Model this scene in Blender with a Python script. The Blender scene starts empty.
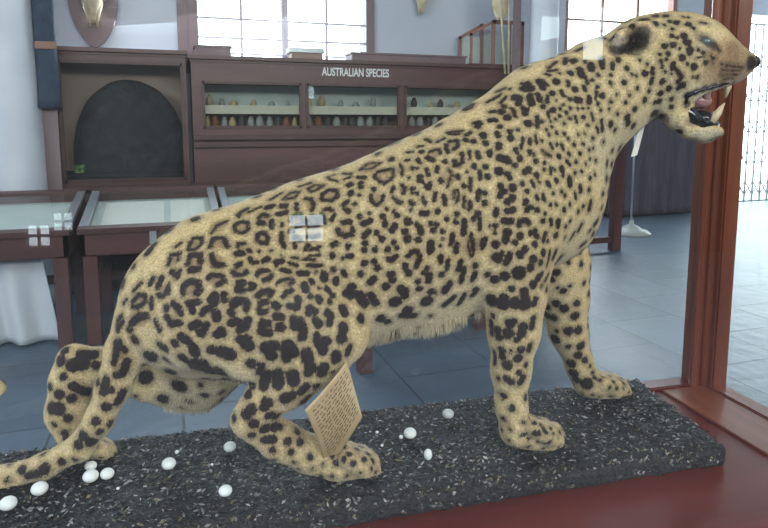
import bpy, bmesh, math, random
import numpy as np
from mathutils import Vector, Matrix, Quaternion
from mathutils.bvhtree import BVHTree
from mathutils.kdtree import KDTree

random.seed(7); np.random.seed(7)
scene = bpy.context.scene
COL = scene.collection
R = math.radians

# ------------------------------------------------------------------ camera
F, PX, PY = 620.0, 384.0, 202.0
YAW, PITCH, EYE = R(18.8), math.atan(77.0/620.0), 1.5
cam_d = bpy.data.cameras.new('camera'); cam = bpy.data.objects.new('camera', cam_d); COL.objects.link(cam)
cam.location = (0, 0, EYE); cam.rotation_euler = (math.pi/2 - PITCH, 0, -YAW)
cam_d.sensor_width = 36; cam_d.lens = 36*F/768.0; cam_d.shift_y = -(264-PY)/768.0
cam_d.clip_start = 0.02
scene.camera = cam
CM = Matrix.Rotation(-YAW, 3, 'Z') @ Matrix.Rotation(math.pi/2 - PITCH, 3, 'X')
CAMP = Vector((0, 0, EYE))

# ------------------------------------------------------------------ world, lights, exposure
scene.view_settings.view_transform = 'Standard'; scene.view_settings.look = 'None'
scene.view_settings.gamma = 1; scene.view_settings.use_curve_mapping = False
scene.view_settings.exposure = 0.22
w = bpy.data.worlds.new('daylight'); scene.world = w; w.use_nodes = True
w.node_tree.nodes['Background'].inputs[0].default_value = (0.80, 0.93, 1.0, 1)
w.node_tree.nodes['Background'].inputs[1].default_value = 7.5

def area(name, loc, target, sx, sy, power, color=(1, 1, 1)):
    d = bpy.data.lights.new(name, 'AREA'); d.shape = 'RECTANGLE'; d.size = sx; d.size_y = sy
    d.energy = power; d.color = color
    o = bpy.data.objects.new(name, d); COL.objects.link(o); o.location = loc
    o.rotation_euler = (Vector(target) - Vector(loc)).to_track_quat('-Z', 'Y').to_euler()
    return o
area('added_high_fill', (1.5, -4.7, 3.75), (1.0, 3.0, 0.9), 8.0, 1.1, 430, (1.0, 0.98, 0.95))  # added fill lamp behind the camera, no opening there, high to stay unmirrored
area('added_high_fill', (-4.7, 1.0, 3.6), (1.0, 3.0, 0.6), 5.0, 1.3, 280, (0.85, 0.93, 1.0))  # second added fill lamp, high by the closed left wall
area('doorway_daylight', (12.0, 8.9, 2.3), (4.0, 3.0, 0.6), 3.0, 3.2, 130, (0.85, 0.94, 1.0))
area('window_daylight', (0.3, 6.15, 2.9), (0.6, 2.0, 0.3), 2.0, 1.4, 80, (0.85, 0.93, 1.0))
area('window_daylight', (6.3, 9.1, 3.0), (4.5, 2.0, 0.3), 2.6, 1.4, 130, (0.85, 0.93, 1.0))

# ------------------------------------------------------------------ picture helpers (pixel -> ray -> point)
def ray(px, py):
    return (CM @ Vector(((px-PX)/F, (PY-py)/F, -1.0)))
def at_y(px, py, Y):
    d = ray(px, py); return CAMP + d*(Y/d.y)
def at_z(px, py, z):
    d = ray(px, py); return CAMP + d*((z-EYE)/d.z)

# ------------------------------------------------------------------ materials
def mat(name, color=(0.5, 0.5, 0.5), rough=0.6, metal=0.0, spec=0.5):
    m = bpy.data.materials.new(name); m.use_nodes = True
    b = m.node_tree.nodes['Principled BSDF']
    b.inputs['Base Color'].default_value = (*color, 1); b.inputs['Roughness'].default_value = rough
    b.inputs['Metallic'].default_value = metal; b.inputs['Specular IOR Level'].default_value = spec
    return m
def N(m, t, **kw):
    n = m.node_tree.nodes.new(t)
    for k, v in kw.items(): setattr(n, k, v)
    return n
def noisy(m, c1, c2, scale=8, stretch=(1, 1, 1), detail=6, bump=0.0, bump_scale=None, lo=0.3, hi=0.7, dist=0.02):
    nt = m.node_tree; b = nt.nodes['Principled BSDF']
    tc = N(m, 'ShaderNodeTexCoord'); mp = N(m, 'ShaderNodeMapping'); mp.inputs['Scale'].default_value = stretch
    nz = N(m, 'ShaderNodeTexNoise'); nz.inputs['Scale'].default_value = scale; nz.inputs['Detail'].default_value = detail
    rp = N(m, 'ShaderNodeValToRGB'); rp.color_ramp.elements[0].position = lo; rp.color_ramp.elements[1].position = hi
    rp.color_ramp.elements[0].color = (*c1, 1); rp.color_ramp.elements[1].color = (*c2, 1)
    L = nt.links.new
    L(tc.outputs['Object'], mp.inputs[0]); L(mp.outputs[0], nz.inputs['Vector']); L(nz.outputs['Fac'], rp.inputs[0]); L(rp.outputs[0], b.inputs['Base Color'])
    if bump:
        bn = N(m, 'ShaderNodeTexNoise'); bn.inputs['Scale'].default_value = bump_scale or scale*4; bn.inputs['Detail'].default_value = 4
        bp = N(m, 'ShaderNodeBump'); bp.inputs['Strength'].default_value = bump; bp.inputs['Distance'].default_value = dist
        L(mp.outputs[0], bn.inputs['Vector']); L(bn.outputs['Fac'], bp.inputs['Height']); L(bp.outputs[0], b.inputs['Normal'])
    return m
def wood(name, c1, c2, rough=0.35, axis=2, scale=9):
    st = [1, 1, 1]; st[axis] = 0.08
    m = mat(name, c1, rough)
    return noisy(m, c1, c2, scale, tuple(st), 8, 0.15, 30, 0.25, 0.75, 0.003)
M = {}
M['case_wood_v'] = wood('case_wood_upright', (0.095, 0.022, 0.012), (0.24, 0.070, 0.032), 0.3, 2, 24)
M['case_wood_h'] = wood('case_wood_rail', (0.095, 0.022, 0.012), (0.24, 0.070, 0.032), 0.3, 1, 24)
M['case_wood_x'] = wood('case_wood_long', (0.075, 0.007, 0.005), (0.13, 0.015, 0.010), 0.28, 0, 16)
M['cab_wood'] = wood('cabinet_mahogany', (0.062, 0.026, 0.027), (0.115, 0.048, 0.047), 0.4, 0, 7)
M['cab_wood_v'] = wood('cabinet_mahogany_upright', (0.085, 0.030, 0.030), (0.15, 0.058, 0.053), 0.4, 2, 7)
M['dark_wood'] = wood('dark_stained_wood', (0.045, 0.018, 0.018), (0.085, 0.036, 0.034), 0.45, 0, 7)
M['table_wood'] = wood('table_wood', (0.060, 0.022, 0.020), (0.12, 0.045, 0.040), 0.4, 2, 9)
M['pink_wood'] = wood('pale_red_wood', (0.26, 0.12, 0.095), (0.36, 0.18, 0.14), 0.5, 0, 7)
M['plum_wood'] = noisy(mat('plum_painted_wood', (0.16, 0.11, 0.12), 0.45), (0.15, 0.10, 0.11), (0.20, 0.14, 0.15), 6, (1, 1, .2))
M['wall'] = noisy(mat('lilac_white_plaster', (0.6, 0.62, 0.68), 0.85), (0.50, 0.54, 0.62), (0.56, 0.60, 0.68), 2.0, bump=0.1, bump_scale=40, dist=0.004)
M['col'] = noisy(mat('white_column_plaster', (0.62, 0.64, 0.68), 0.45), (0.52, 0.56, 0.64), (0.64, 0.68, 0.75), 3.0, bump=0.15, bump_scale=30, dist=0.004)
M['darkened_rear'] = noisy(mat('darkened_rear_wall', (.05, .035, .03), .6), (.035, .024, .02), (.06, .042, .036), 3, (1, 1, .2))  # unseen wall behind the camera, darkened to weaken its reflection in the glass
M['ceil'] = mat('ceiling_paint', (0.75, 0.75, 0.74), 0.9)
M['case_back'] = noisy(mat('khaki_case_lining', (0.3, 0.24, 0.2), 0.8), (0.30, 0.22, 0.19), (0.38, 0.28, 0.24), 3)
M['black_fur'] = noisy(mat('charcoal_rock', (0.02, 0.02, 0.025), 0.75), (0.004, 0.006, 0.010), (0.02, 0.026, 0.034), 9, bump=0.6, bump_scale=20, dist=0.03)
M['cloth_white'] = noisy(mat('white_cloth', (0.6, 0.62, 0.66), 0.9), (0.55, 0.58, 0.64), (0.68, 0.70, 0.74), 5, (1, 1, .2))
M['cloth_blue'] = noisy(mat('navy_cloth', (0.03, 0.06, 0.10), 0.85), (0.018, 0.030, 0.055), (0.04, 0.06, 0.10), 12)
M['cloth_plum'] = noisy(mat('dusky_plum_cloth', (0.08, 0.065, 0.08), 0.8), (0.075, 0.06, 0.078), (0.12, 0.10, 0.13), 8, (3, 3, .3), bump=.3, bump_scale=6)
M['bed'] = noisy(mat('pale_green_display_board', (0.5, 0.56, 0.54), 0.7), (0.46, 0.53, 0.51), (0.56, 0.61, 0.58), 5)
M['bone'] = noisy(mat('old_bone', (0.6, 0.52, 0.36), 0.6), (0.42, 0.35, 0.22), (0.72, 0.64, 0.46), 14, bump=.3)
M['card'] = noisy(mat('yellowed_card', (0.5, 0.36, 0.2), 0.55), (0.42, 0.31, 0.17), (0.52, 0.40, 0.24), 20)
M['ink'] = mat('brown_ink', (0.10, 0.065, 0.04), 0.7)
M['white'] = mat('white_paint', (0.78, 0.80, 0.80), 0.5)
M['paper'] = mat('white_paper', (0.75, 0.73, 0.68), 0.7)
M['steel'] = mat('brushed_steel', (0.55, 0.60, 0.65), 0.3, 0.9)
M['red'] = mat('red_label', (0.30, 0.01, 0.02), 0.6)
M['moth'] = noisy(mat('naphthalene_white', (0.8, 0.84, 0.85), 0.6), (0.72, 0.77, 0.79), (0.86, 0.90, 0.90), 60, bump=.2, bump_scale=200, dist=.002)
M['dark_metal'] = mat('black_iron', (0.02, 0.02, 0.022), 0.5, 0.6)
M['gate'] = mat('grey_steel_gate', (0.30, 0.28, 0.27), 0.5, 0.3)
M['green'] = noisy(mat('garden_green', (0.2, 0.4, 0.1), 0.9), (0.15, 0.3, 0.06), (0.5, 0.7, 0.25), 6)
M['beetle1'] = mat('ochre_specimen', (0.45, 0.36, 0.18), .7); M['beetle2'] = mat('rust_specimen', (0.25, 0.09, 0.05), .7)
M['beetle3'] = mat('grey_specimen', (0.30, 0.31, 0.30), .7); M['beetle4'] = mat('dark_specimen', (0.06, 0.05, 0.05), .7)

def glass(name, tint=(0.97, 0.985, 0.98), haze=0.02, gain=1.0):  # pale diffuse film mixed in to imitate the veil of reflected room light
    m = bpy.data.materials.new(name); m.use_nodes = True; nt = m.node_tree; nt.nodes.clear()
    o = N(m, 'ShaderNodeOutputMaterial'); t = N(m, 'ShaderNodeBsdfTransparent'); g = N(m, 'ShaderNodeBsdfGlossy')
    ge = N(m, 'ShaderNodeNewGeometry'); dt = N(m, 'ShaderNodeVectorMath', operation='DOT_PRODUCT'); ab = N(m, 'ShaderNodeMath', operation='ABSOLUTE')
    om = N(m, 'ShaderNodeMath', operation='SUBTRACT'); om.inputs[0].default_value = 1.0; pw = N(m, 'ShaderNodeMath', operation='POWER'); pw.inputs[1].default_value = 7.5
    fr = N(m, 'ShaderNodeMath', operation='MULTIPLY_ADD'); fr.inputs[1].default_value = 0.96; fr.inputs[2].default_value = 0.03
    LL = nt.links.new; LL(ge.outputs['Normal'], dt.inputs[0]); LL(ge.outputs['Incoming'], dt.inputs[1]); LL(dt.outputs['Value'], ab.inputs[0]); LL(ab.outputs[0], om.inputs[1]); LL(om.outputs[0], pw.inputs[0]); LL(pw.outputs[0], fr.inputs[0])
    mu = N(m, 'ShaderNodeMath', operation='MULTIPLY'); mu.inputs[1].default_value = gain
    x = N(m, 'ShaderNodeMixShader'); t.inputs[0].default_value = (*tint, 1); g.inputs['Roughness'].default_value = 0.0
    d = N(m, 'ShaderNodeBsdfDiffuse'); d.inputs[0].default_value = (0.75, 0.8, 0.85, 1)
    nz = N(m, 'ShaderNodeTexNoise'); nz.inputs['Scale'].default_value = 2.2; nz.inputs['Detail'].default_value = 5
    mr = N(m, 'ShaderNodeMapRange'); mr.inputs[1].default_value = 0.35; mr.inputs[2].default_value = 0.75
    mr.inputs[3].default_value = haze*0.5; mr.inputs[4].default_value = haze*1.8
    y = N(m, 'ShaderNodeMixShader'); L = nt.links.new
    L(fr.outputs[0], mu.inputs[0]); L(mu.outputs[0], x.inputs[0]); L(t.outputs[0], x.inputs[1]); L(g.outputs[0], x.inputs[2])
    L(nz.outputs['Fac'], mr.inputs[0]); L(mr.outputs[0], y.inputs[0]); L(x.outputs[0], y.inputs[1]); L(d.outputs[0], y.inputs[2]); L(y.outputs[0], o.inputs[0])
    return m
M['glass'] = glass('hazy_case_glass', haze=0.002, gain=1.0)
M['glass_back'] = glass('rear_case_glass', haze=0.003)
M['glass_cab'] = glass('cabinet_glass', haze=0.006, gain=1.0)

def slate():
    m = mat('slate_floor', (0.16, 0.2, 0.25), 0.42); nt = m.node_tree; b = nt.nodes['Principled BSDF']; L = nt.links.new
    tc = N(m, 'ShaderNodeTexCoord'); mp = N(m, 'ShaderNodeMapping'); mp.inputs['Rotation'].default_value = (0, 0, R(90))
    br = N(m, 'ShaderNodeTexBrick'); br.inputs['Scale'].default_value = 1.0; br.inputs['Brick Width'].default_value = 0.95; br.inputs['Row Height'].default_value = 0.62
    br.inputs['Mortar Size'].default_value = 0.007; br.inputs['Mortar Smooth'].default_value = 0.3; br.inputs['Bias'].default_value = 0
    br.inputs['Color1'].default_value = (0.070, 0.105, 0.150, 1); br.inputs['Color2'].default_value = (0.10, 0.14, 0.19, 1); br.inputs['Mortar'].default_value = (0.035, 0.05, 0.07, 1)
    nz = N(m, 'ShaderNodeTexNoise'); nz.inputs['Scale'].default_value = 3; nz.inputs['Detail'].default_value = 8
    mx = N(m, 'ShaderNodeMix', data_type='RGBA', blend_type='MULTIPLY'); mx.inputs[0].default_value = 0.5
    rp = N(m, 'ShaderNodeValToRGB'); rp.color_ramp.elements[0].color = (.5, .5, .55, 1); rp.color_ramp.elements[1].color = (1.4, 1.4, 1.4, 1)
    L(tc.outputs['Object'], mp.inputs[0]); L(mp.outputs[0], br.inputs['Vector']); L(tc.outputs['Object'], nz.inputs['Vector']); L(nz.outputs['Fac'], rp.inputs[0])
    L(br.outputs['Color'], mx.inputs[6]); L(rp.outputs[0], mx.inputs[7]); L(mx.outputs[2], b.inputs['Base Color'])
    b2 = N(m, 'ShaderNodeTexNoise'); b2.inputs['Scale'].default_value = 7; b2.inputs['Detail'].default_value = 8
    ad = N(m, 'ShaderNodeMath', operation='MULTIPLY_ADD'); ad.inputs[1].default_value = -1.0
    bp = N(m, 'ShaderNodeBump'); bp.inputs['Strength'].default_value = 0.35; bp.inputs['Distance'].default_value = 0.02
    L(tc.outputs['Object'], b2.inputs['Vector']); L(br.outputs['Fac'], ad.inputs[0]); L(b2.outputs['Fac'], ad.inputs[2]); L(ad.outputs[0], bp.inputs['Height']); L(bp.outputs[0], b.inputs['Normal'])
    return m
M['slate'] = slate()

# ------------------------------------------------------------------ object helpers
def link(name, bm, m, parent=None, smooth=False, mats=None):
    me = bpy.data.meshes.new(name); bmesh.ops.recalc_face_normals(bm, faces=bm.faces[:]) if len(bm.faces) else None
    bm.to_mesh(me); bm.free()
    for q in (mats or [m]): me.materials.append(q)
    if smooth:
        for p in me.polygons: p.use_smooth = True
    o = bpy.data.objects.new(name, me); COL.objects.link(o)
    if parent: o.parent = parent
    return o
def tag(o, label, cat, group=None):
    o['label'] = label; o['category'] = cat
    if group: o['group'] = group
    return o
def thing(name, label, cat, loc=(0, 0, 0), rz=0, group=None):
    o = bpy.data.objects.new(name, None); o.empty_display_size = 0.05; COL.objects.link(o)
    o.location = loc; o.rotation_euler = (0, 0, rz); return tag(o, label, cat, group)
def struct(name, bm, m, smooth=False):
    o = link(name, bm, m, smooth=smooth); o['kind'] = 'structure'; return o
def box(bm, x0, x1, y0, y1, z0, z1, bev=0.0):
    r = bmesh.ops.create_cube(bm, size=1.0); vs = r['verts']
    for v in vs: v.co = Vector(((x0+x1)/2 + v.co.x*(x1-x0), (y0+y1)/2 + v.co.y*(y1-y0), (z0+z1)/2 + v.co.z*(z1-z0)))
    if bev:
        es = {e for v in vs for e in v.link_edges}
        bmesh.ops.bevel(bm, geom=list(es), offset=bev, segments=2, affect='EDGES')
def B(*boxes, bev=0.0):
    bm = bmesh.new()
    for b in boxes: box(bm, *b, bev=bev)
    return bm
def prism(bm, pts, d0, d1, T):
    """pts 2D polygon (a,b); T(a,b,d)->Vector ; thick from d0 to d1"""
    A = [bm.verts.new(T(a, b, d0)) for a, b in pts]; C = [bm.verts.new(T(a, b, d1)) for a, b in pts]
    bm.faces.new(A); bm.faces.new(C[::-1]); n = len(pts)
    for i in range(n): bm.faces.new((A[i], A[(i+1) % n], C[(i+1) % n], C[i]))
def lathe(bm, prof, c=(0, 0, 0), seg=24):
    rings = []
    for r, z in prof:
        rings.append([bm.verts.new((c[0]+r*math.cos(2*math.pi*k/seg), c[1]+r*math.sin(2*math.pi*k/seg), c[2]+z)) for k in range(seg)])
    for a, b in zip(rings, rings[1:]):
        for k in range(seg): bm.faces.new((a[k], a[(k+1) % seg], b[(k+1) % seg], b[k]))
    bm.faces.new(rings[0][::-1]); bm.faces.new(rings[-1])
def tube(bm, pts, rads, seg=8):
    pts = [Vector(p) for p in pts]; rings = []
    if not isinstance(rads, (list, tuple)): rads = [rads]*len(pts)
    ref = Vector((0, 0, 1))
    for i, p in enumerate(pts):
        t = (pts[min(i+1, len(pts)-1)] - pts[max(i-1, 0)]).normalized()
        a = t.cross(ref if abs(t.dot(ref)) < .95 else Vector((0, 1, 0))).normalized(); b = t.cross(a)
        rings.append([bm.verts.new(p + (a*math.cos(2*math.pi*k/seg) + b*math.sin(2*math.pi*k/seg))*rads[i]) for k in range(seg)])
    for r0, r1 in zip(rings, rings[1:]):
        for k in range(seg): bm.faces.new((r0[k], r0[(k+1) % seg], r1[(k+1) % seg], r1[k]))
    bm.faces.new(rings[0][::-1]); bm.faces.new(rings[-1])

# ------------------------------------------------------------------ the room
XL, XR, YB, YB2, YR, ZC = -5.0, 14.0, 6.4, 9.3, -5.0, 4.6
XS = 4.35                      # where the near stretch of the rear wall ends
def wall_holes(name, a0, a1, z0, z1, holes, T, thick=0.25):
    xs = sorted({a0, a1, *[h[0] for h in holes], *[h[1] for h in holes]}); zs = sorted({z0, z1, *[h[2] for h in holes], *[h[3] for h in holes]})
    bm = bmesh.new()
    for i in range(len(xs)-1):
        for j in range(len(zs)-1):
            cx, cz = (xs[i]+xs[i+1])/2, (zs[j]+zs[j+1])/2
            if any(h[0] < cx < h[1] and h[2] < cz < h[3] for h in holes): continue
            box(bm, *T(xs[i], xs[i+1], zs[j], zs[j+1]))
    bmesh.ops.remove_doubles(bm, verts=bm.verts, dist=1e-4)
    return struct(name, bm, M['wall'])
struct('floor', B((XL, XR, YR-.3, YB2+1.5, -0.1, 0)), M['slate'])
struct('ceiling', B((XL, XR, YR, YB2+.3, ZC, ZC+.1)), M['ceil'])
wl = at_y(196, 30, YB); wr = at_y(367, 30, YB); WZ0 = at_y(280, 60, YB).z
wall_holes('wall_back', XL, XS, 0, ZC, [(wl.x, wr.x, WZ0, 3.9)], lambda a, b, c, d: (a, b, YB, YB+.25, c, d))
g0 = at_y(741, 150, YB2).x; g1 = g0 + 3.2
w2a = at_y(566, 20, YB2).x; w2b = at_y(672, 20, YB2).x; w2z = 2.35
wall_holes('wall_recess', XS, XR, 0, ZC, [(g0-.95, g1+.05, 0.0, 3.6), (w2a, w2b, w2z, 4.0)], lambda a, b, c, d: (a, b, YB2, YB2+.25, c, d))
struct('wall_return', B((XS-.01, XS+.25, YB+.25, YB2, 0, ZC)), M['wall'])
struct('wall_left', B((XL-.2, XL, YR, YB, 0, ZC)), M['wall'])
struct('wall_right', B((XR, XR+.2, YR, YB2, 0, ZC)), M['wall'])
struct('ground_outside', B((g0-3, g1+4, YB2+.25, YB2+9, -.12, -.02)), mat('pale_paving', (.5, .5, .5), .8))

def window_frame(name, x0, x1, z0, z1, Y, nv, zrows, m, t=.045, vm=None):
    bm = B((x0-.07, x0+.02, Y-.04, Y+.1, z0-.05, z1+.07), (x1-.02, x1+.07, Y-.04, Y+.1, z0-.05, z1+.07), (x0, x1, Y-.04, Y+.1, z0-.06, z0+.02), (x0, x1, Y-.04, Y+.1, z1-.02, z1+.07))
    o = link(name, bm, m); o['kind'] = 'structure'
    for k in range(1, nv):
        x = x0+(x1-x0)*k/nv; tt = t*1.5 if 2*k == nv else t*.55
        link('mullion', B((x-tt/2, x+tt/2, Y+.01, Y+.05, z0, z1)), vm or m, o)
    for z in zrows: link('glazing_bar', B((x0, x1, Y+.015, Y+.045, z-t*.2, z+t*.2)), vm or m, o)
    return o
M['mull'] = mat('mauve_painted_bar', (0.55, 0.48, 0.56), .5)
window_frame('window_1', wl.x, wr.x, WZ0, 3.9, YB, 4, [at_y(280, 21, YB).z, at_y(280, 40, YB).z], M['plum_wood'], vm=M['mull'])
window_frame('window_2', w2a, w2b, w2z, 4.0, YB2, 3, [at_y(620, 22, YB2).z], M['pink_wood'], .09)
# dark blackwood board beside window 1 and a dado under the near wall
struct('trim_1', B((at_y(177, 20, YB).x, at_y(188, 20, YB).x, YB-.03, YB, 2.0, 4.0)), M['plum_wood'])
struct('trim_2', B((XL, XS, YB-.02, YB, 2.19, 2.205)), M['mull'])
struct('baseboard_back', B((XL, XS, YB-.02, YB, 0, .3)), M['dark_wood'])
# columns
def column(name, px, Y, rad, label=None):
    p = at_y(px, 125, Y); bm = bmesh.new()
    lathe(bm, [(rad*1.22, 0), (rad*1.22, .12), (rad*1.1, .16), (rad*1.1, .2), (rad*1.0, .26), (rad*.98, 1.2), (rad*.93, 2.2), (rad*.86, 3.6), (rad*.84, 4.2), (rad*1.05, 4.3), (rad*1.15, ZC)], (p.x, Y, 0), 48)
    return struct(name, bm, M['col'], True)
column('column', 12, 5.85, .235); column('column', 541, 5.6, .155)

# ------------------------------------------------------------------ the case frame: u along, v away from the viewer, w up
CASE_ROT = -R(4.4)
ZT = 0.92                     # top of the leopard's base
ZF = 0.875                    # wooden floor of the case
eu = Vector((math.cos(CASE_ROT), math.sin(CASE_ROT), 0)); ev = Vector((-math.sin(CASE_ROT), math.cos(CASE_ROT), 0)); ew = Vector((0, 0, 1))
_p = at_z(530, 445, ZT) + ev*0.075
O = _p - eu*0.25; O.z = ZT     # origin: on the base, under the animal
def to_loc(P):
    q = P - O; return Vector((q.dot(eu), q.dot(ev), q.z))
def to_world(q): return O + eu*q[0] + ev*q[1] + ew*q[2]
CL = to_loc(CAMP)
def ray_l(px, py):
    d = ray(px, py); return Vector((d.dot(eu), d.dot(ev), d.z))
def L_(px, py, v=0.0):
    d = ray_l(px, py); t = (v-CL.y)/d.y; return CL + d*t, t      # t = camera depth
def G_(px, py, z=0.0):
    d = ray_l(px, py); t = (z-CL.z)/d.z; return CL + d*t

VG_F = -0.31                                # front glass plane
UR = .845                                   # right side plane
VG_B = .168                                 # rear glass plane
UL = -1.05
case = thing('display_case', 'large mahogany framed glass display case holding the leopard', 'display case', to_world((0, 0, -ZT)), CASE_ROT)
def cb(*boxes, bev=0.0): return B(*boxes, bev=bev)
zf = ZF
link('case_floor', cb((UL, UR, VG_F, VG_B, zf-.03, zf)), M['case_wood_x'], case)
link('apron', cb((UL-.04, UR+.04, VG_F-.045, VG_F-.005, zf-.16, zf-.005), (UL-.04, UR+.04, VG_B+.005, VG_B+.045, zf-.16, zf-.005), (UL-.04, UL, VG_F, VG_B, zf-.16, zf-.03), (UR, UR+.04, VG_F, VG_B, zf-.16, zf-.03), bev=.003), M['case_wood_x'], case)
for (a, b_) in ((UL, VG_F), (UR, VG_F), (UL, VG_B), (UR, VG_B)):
    link('leg', cb((a-.04, a+.04, b_-.04, b_+.04, 0, zf-.03), bev=.004), M['case_wood_v'], case)
ZTOP = 2.05
def post(a, b_, su, sv):
    # moulded corner post, two stiles meeting with a rounded bead between
    bm = cb((min(a, a-su*.05), max(a, a-su*.05), b_-.022, b_+.022, zf-.03, ZTOP), (a-.022, a+.022, min(b_, b_-sv*.05), max(b_, b_-sv*.05), zf-.03, ZTOP), bev=.004)
    lathe(bm, [(.013, zf-.03), (.013, ZTOP)], (a-su*.022, b_-sv*.022, 0), 12)
    lathe(bm, [(.008, zf-.03), (.008, ZTOP)], (a-su*.05, b_-sv*.018, 0), 10)
    return link('corner_post', bm, M['case_wood_v'], case)
post(UL, VG_B, -1, 1); post(UR, VG_B, 1, 1); post(UL, VG_F, -1, -1); post(UR, VG_F, 1, -1)
for z0, z1 in ((zf-.02, zf+.03), (ZTOP-.05, ZTOP)):
    link('side_rail', cb((UR-.02, UR+.025, VG_F, VG_B, z0, z1-.022*(z0 < 1)), bev=.003), M['case_wood_h'], case)
    link('side_rail', cb((UL-.025, UL+.02, VG_F, VG_B, z0, z1), bev=.004), M['case_wood_h'], case)
    link('long_rail', cb((UL, UR, VG_B-.02, VG_B+.025, z0, z1-.02*(z0 < 1)), bev=.003), M['case_wood_x'], case)
    link('long_rail', cb((UL, UR, VG_F-.025, VG_F+.02, z0, z1-.025*(z0 < 1)), bev=.003), M['case_wood_x'], case)
link('sill_board', cb((.707, UR-.022, VG_F+.022, VG_B-.022, zf+.0005, zf+.005), bev=.0015), M['case_wood_h'], case)
link('front_glass', cb((UL, UR, VG_F-.0005, VG_F+.0005, zf+.004, ZTOP-.02)), M['glass'], case)
link('rear_glass', cb((UL, UR, VG_B-.0005, VG_B+.0005, zf, ZTOP-.02)), M['glass_back'], case)
link('side_glass', cb((UR-.0005, UR+.0005, VG_F, VG_B, zf, ZTOP-.02)), M['glass_back'], case)
link('side_glass', cb((UL-.0005, UL+.0005, VG_F, VG_B, zf, ZTOP-.02)), M['glass_back'], case)
link('top_glass', cb((UL, UR, VG_F, VG_B, ZTOP-.008, ZTOP-.002)), M['glass_back'], case)

# rear wall of the room, its openings lie where the case glass mirrors them
def mirror_on_rear(px, py):
    p, t = L_(px, py, VG_F); d = ray_l(px, py); d = Vector((d.x, -d.y, d.z))
    W = to_world(p); D = eu*d.x + ev*d.y + ew*d.z
    return W + D*((YR - W.y)/D.y)
holes = []
for (x0, y0, x1, y1) in ((585, 0, 607, 60), (289, 213, 324, 242), (24, 226, 50, 247)):
    a = mirror_on_rear(x0, y0); b_ = mirror_on_rear(x1, y1)
    holes.append((min(a.x, b_.x), max(a.x, b_.x), min(a.z, b_.z), max(a.z, b_.z)))
print('rear holes', holes)
wall_holes('wall_front', XL, XR, 0, ZC, holes, lambda a, b, c, d: (a, b, YR-.1, YR, c, d)).data.materials[0] = M['darkened_rear']
for k, h in enumerate(holes):
    bm = B((h[0], h[1], YR-.06, YR-.03, (h[2]+h[3])/2-.012, (h[2]+h[3])/2+.012))
    if k: box(bm, (h[0]+h[1])/2-.012, (h[0]+h[1])/2+.012, YR-.06, YR-.03, h[2], h[3])
    o = link('window_%d' % (3+k), bm, M['gate']); o['kind'] = 'structure'

bm = bmesh.new()
box(bm, XL, XR, YR-4.2, YR-3.9, 0, .62); box(bm, XL, XR, YR-4.2, YR-3.9, 3.6, 4.1)
o = struct('outdoor_greenery', bm, M['green'])  # unseen green strips added outdoors to tint the mirrored openings
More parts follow.
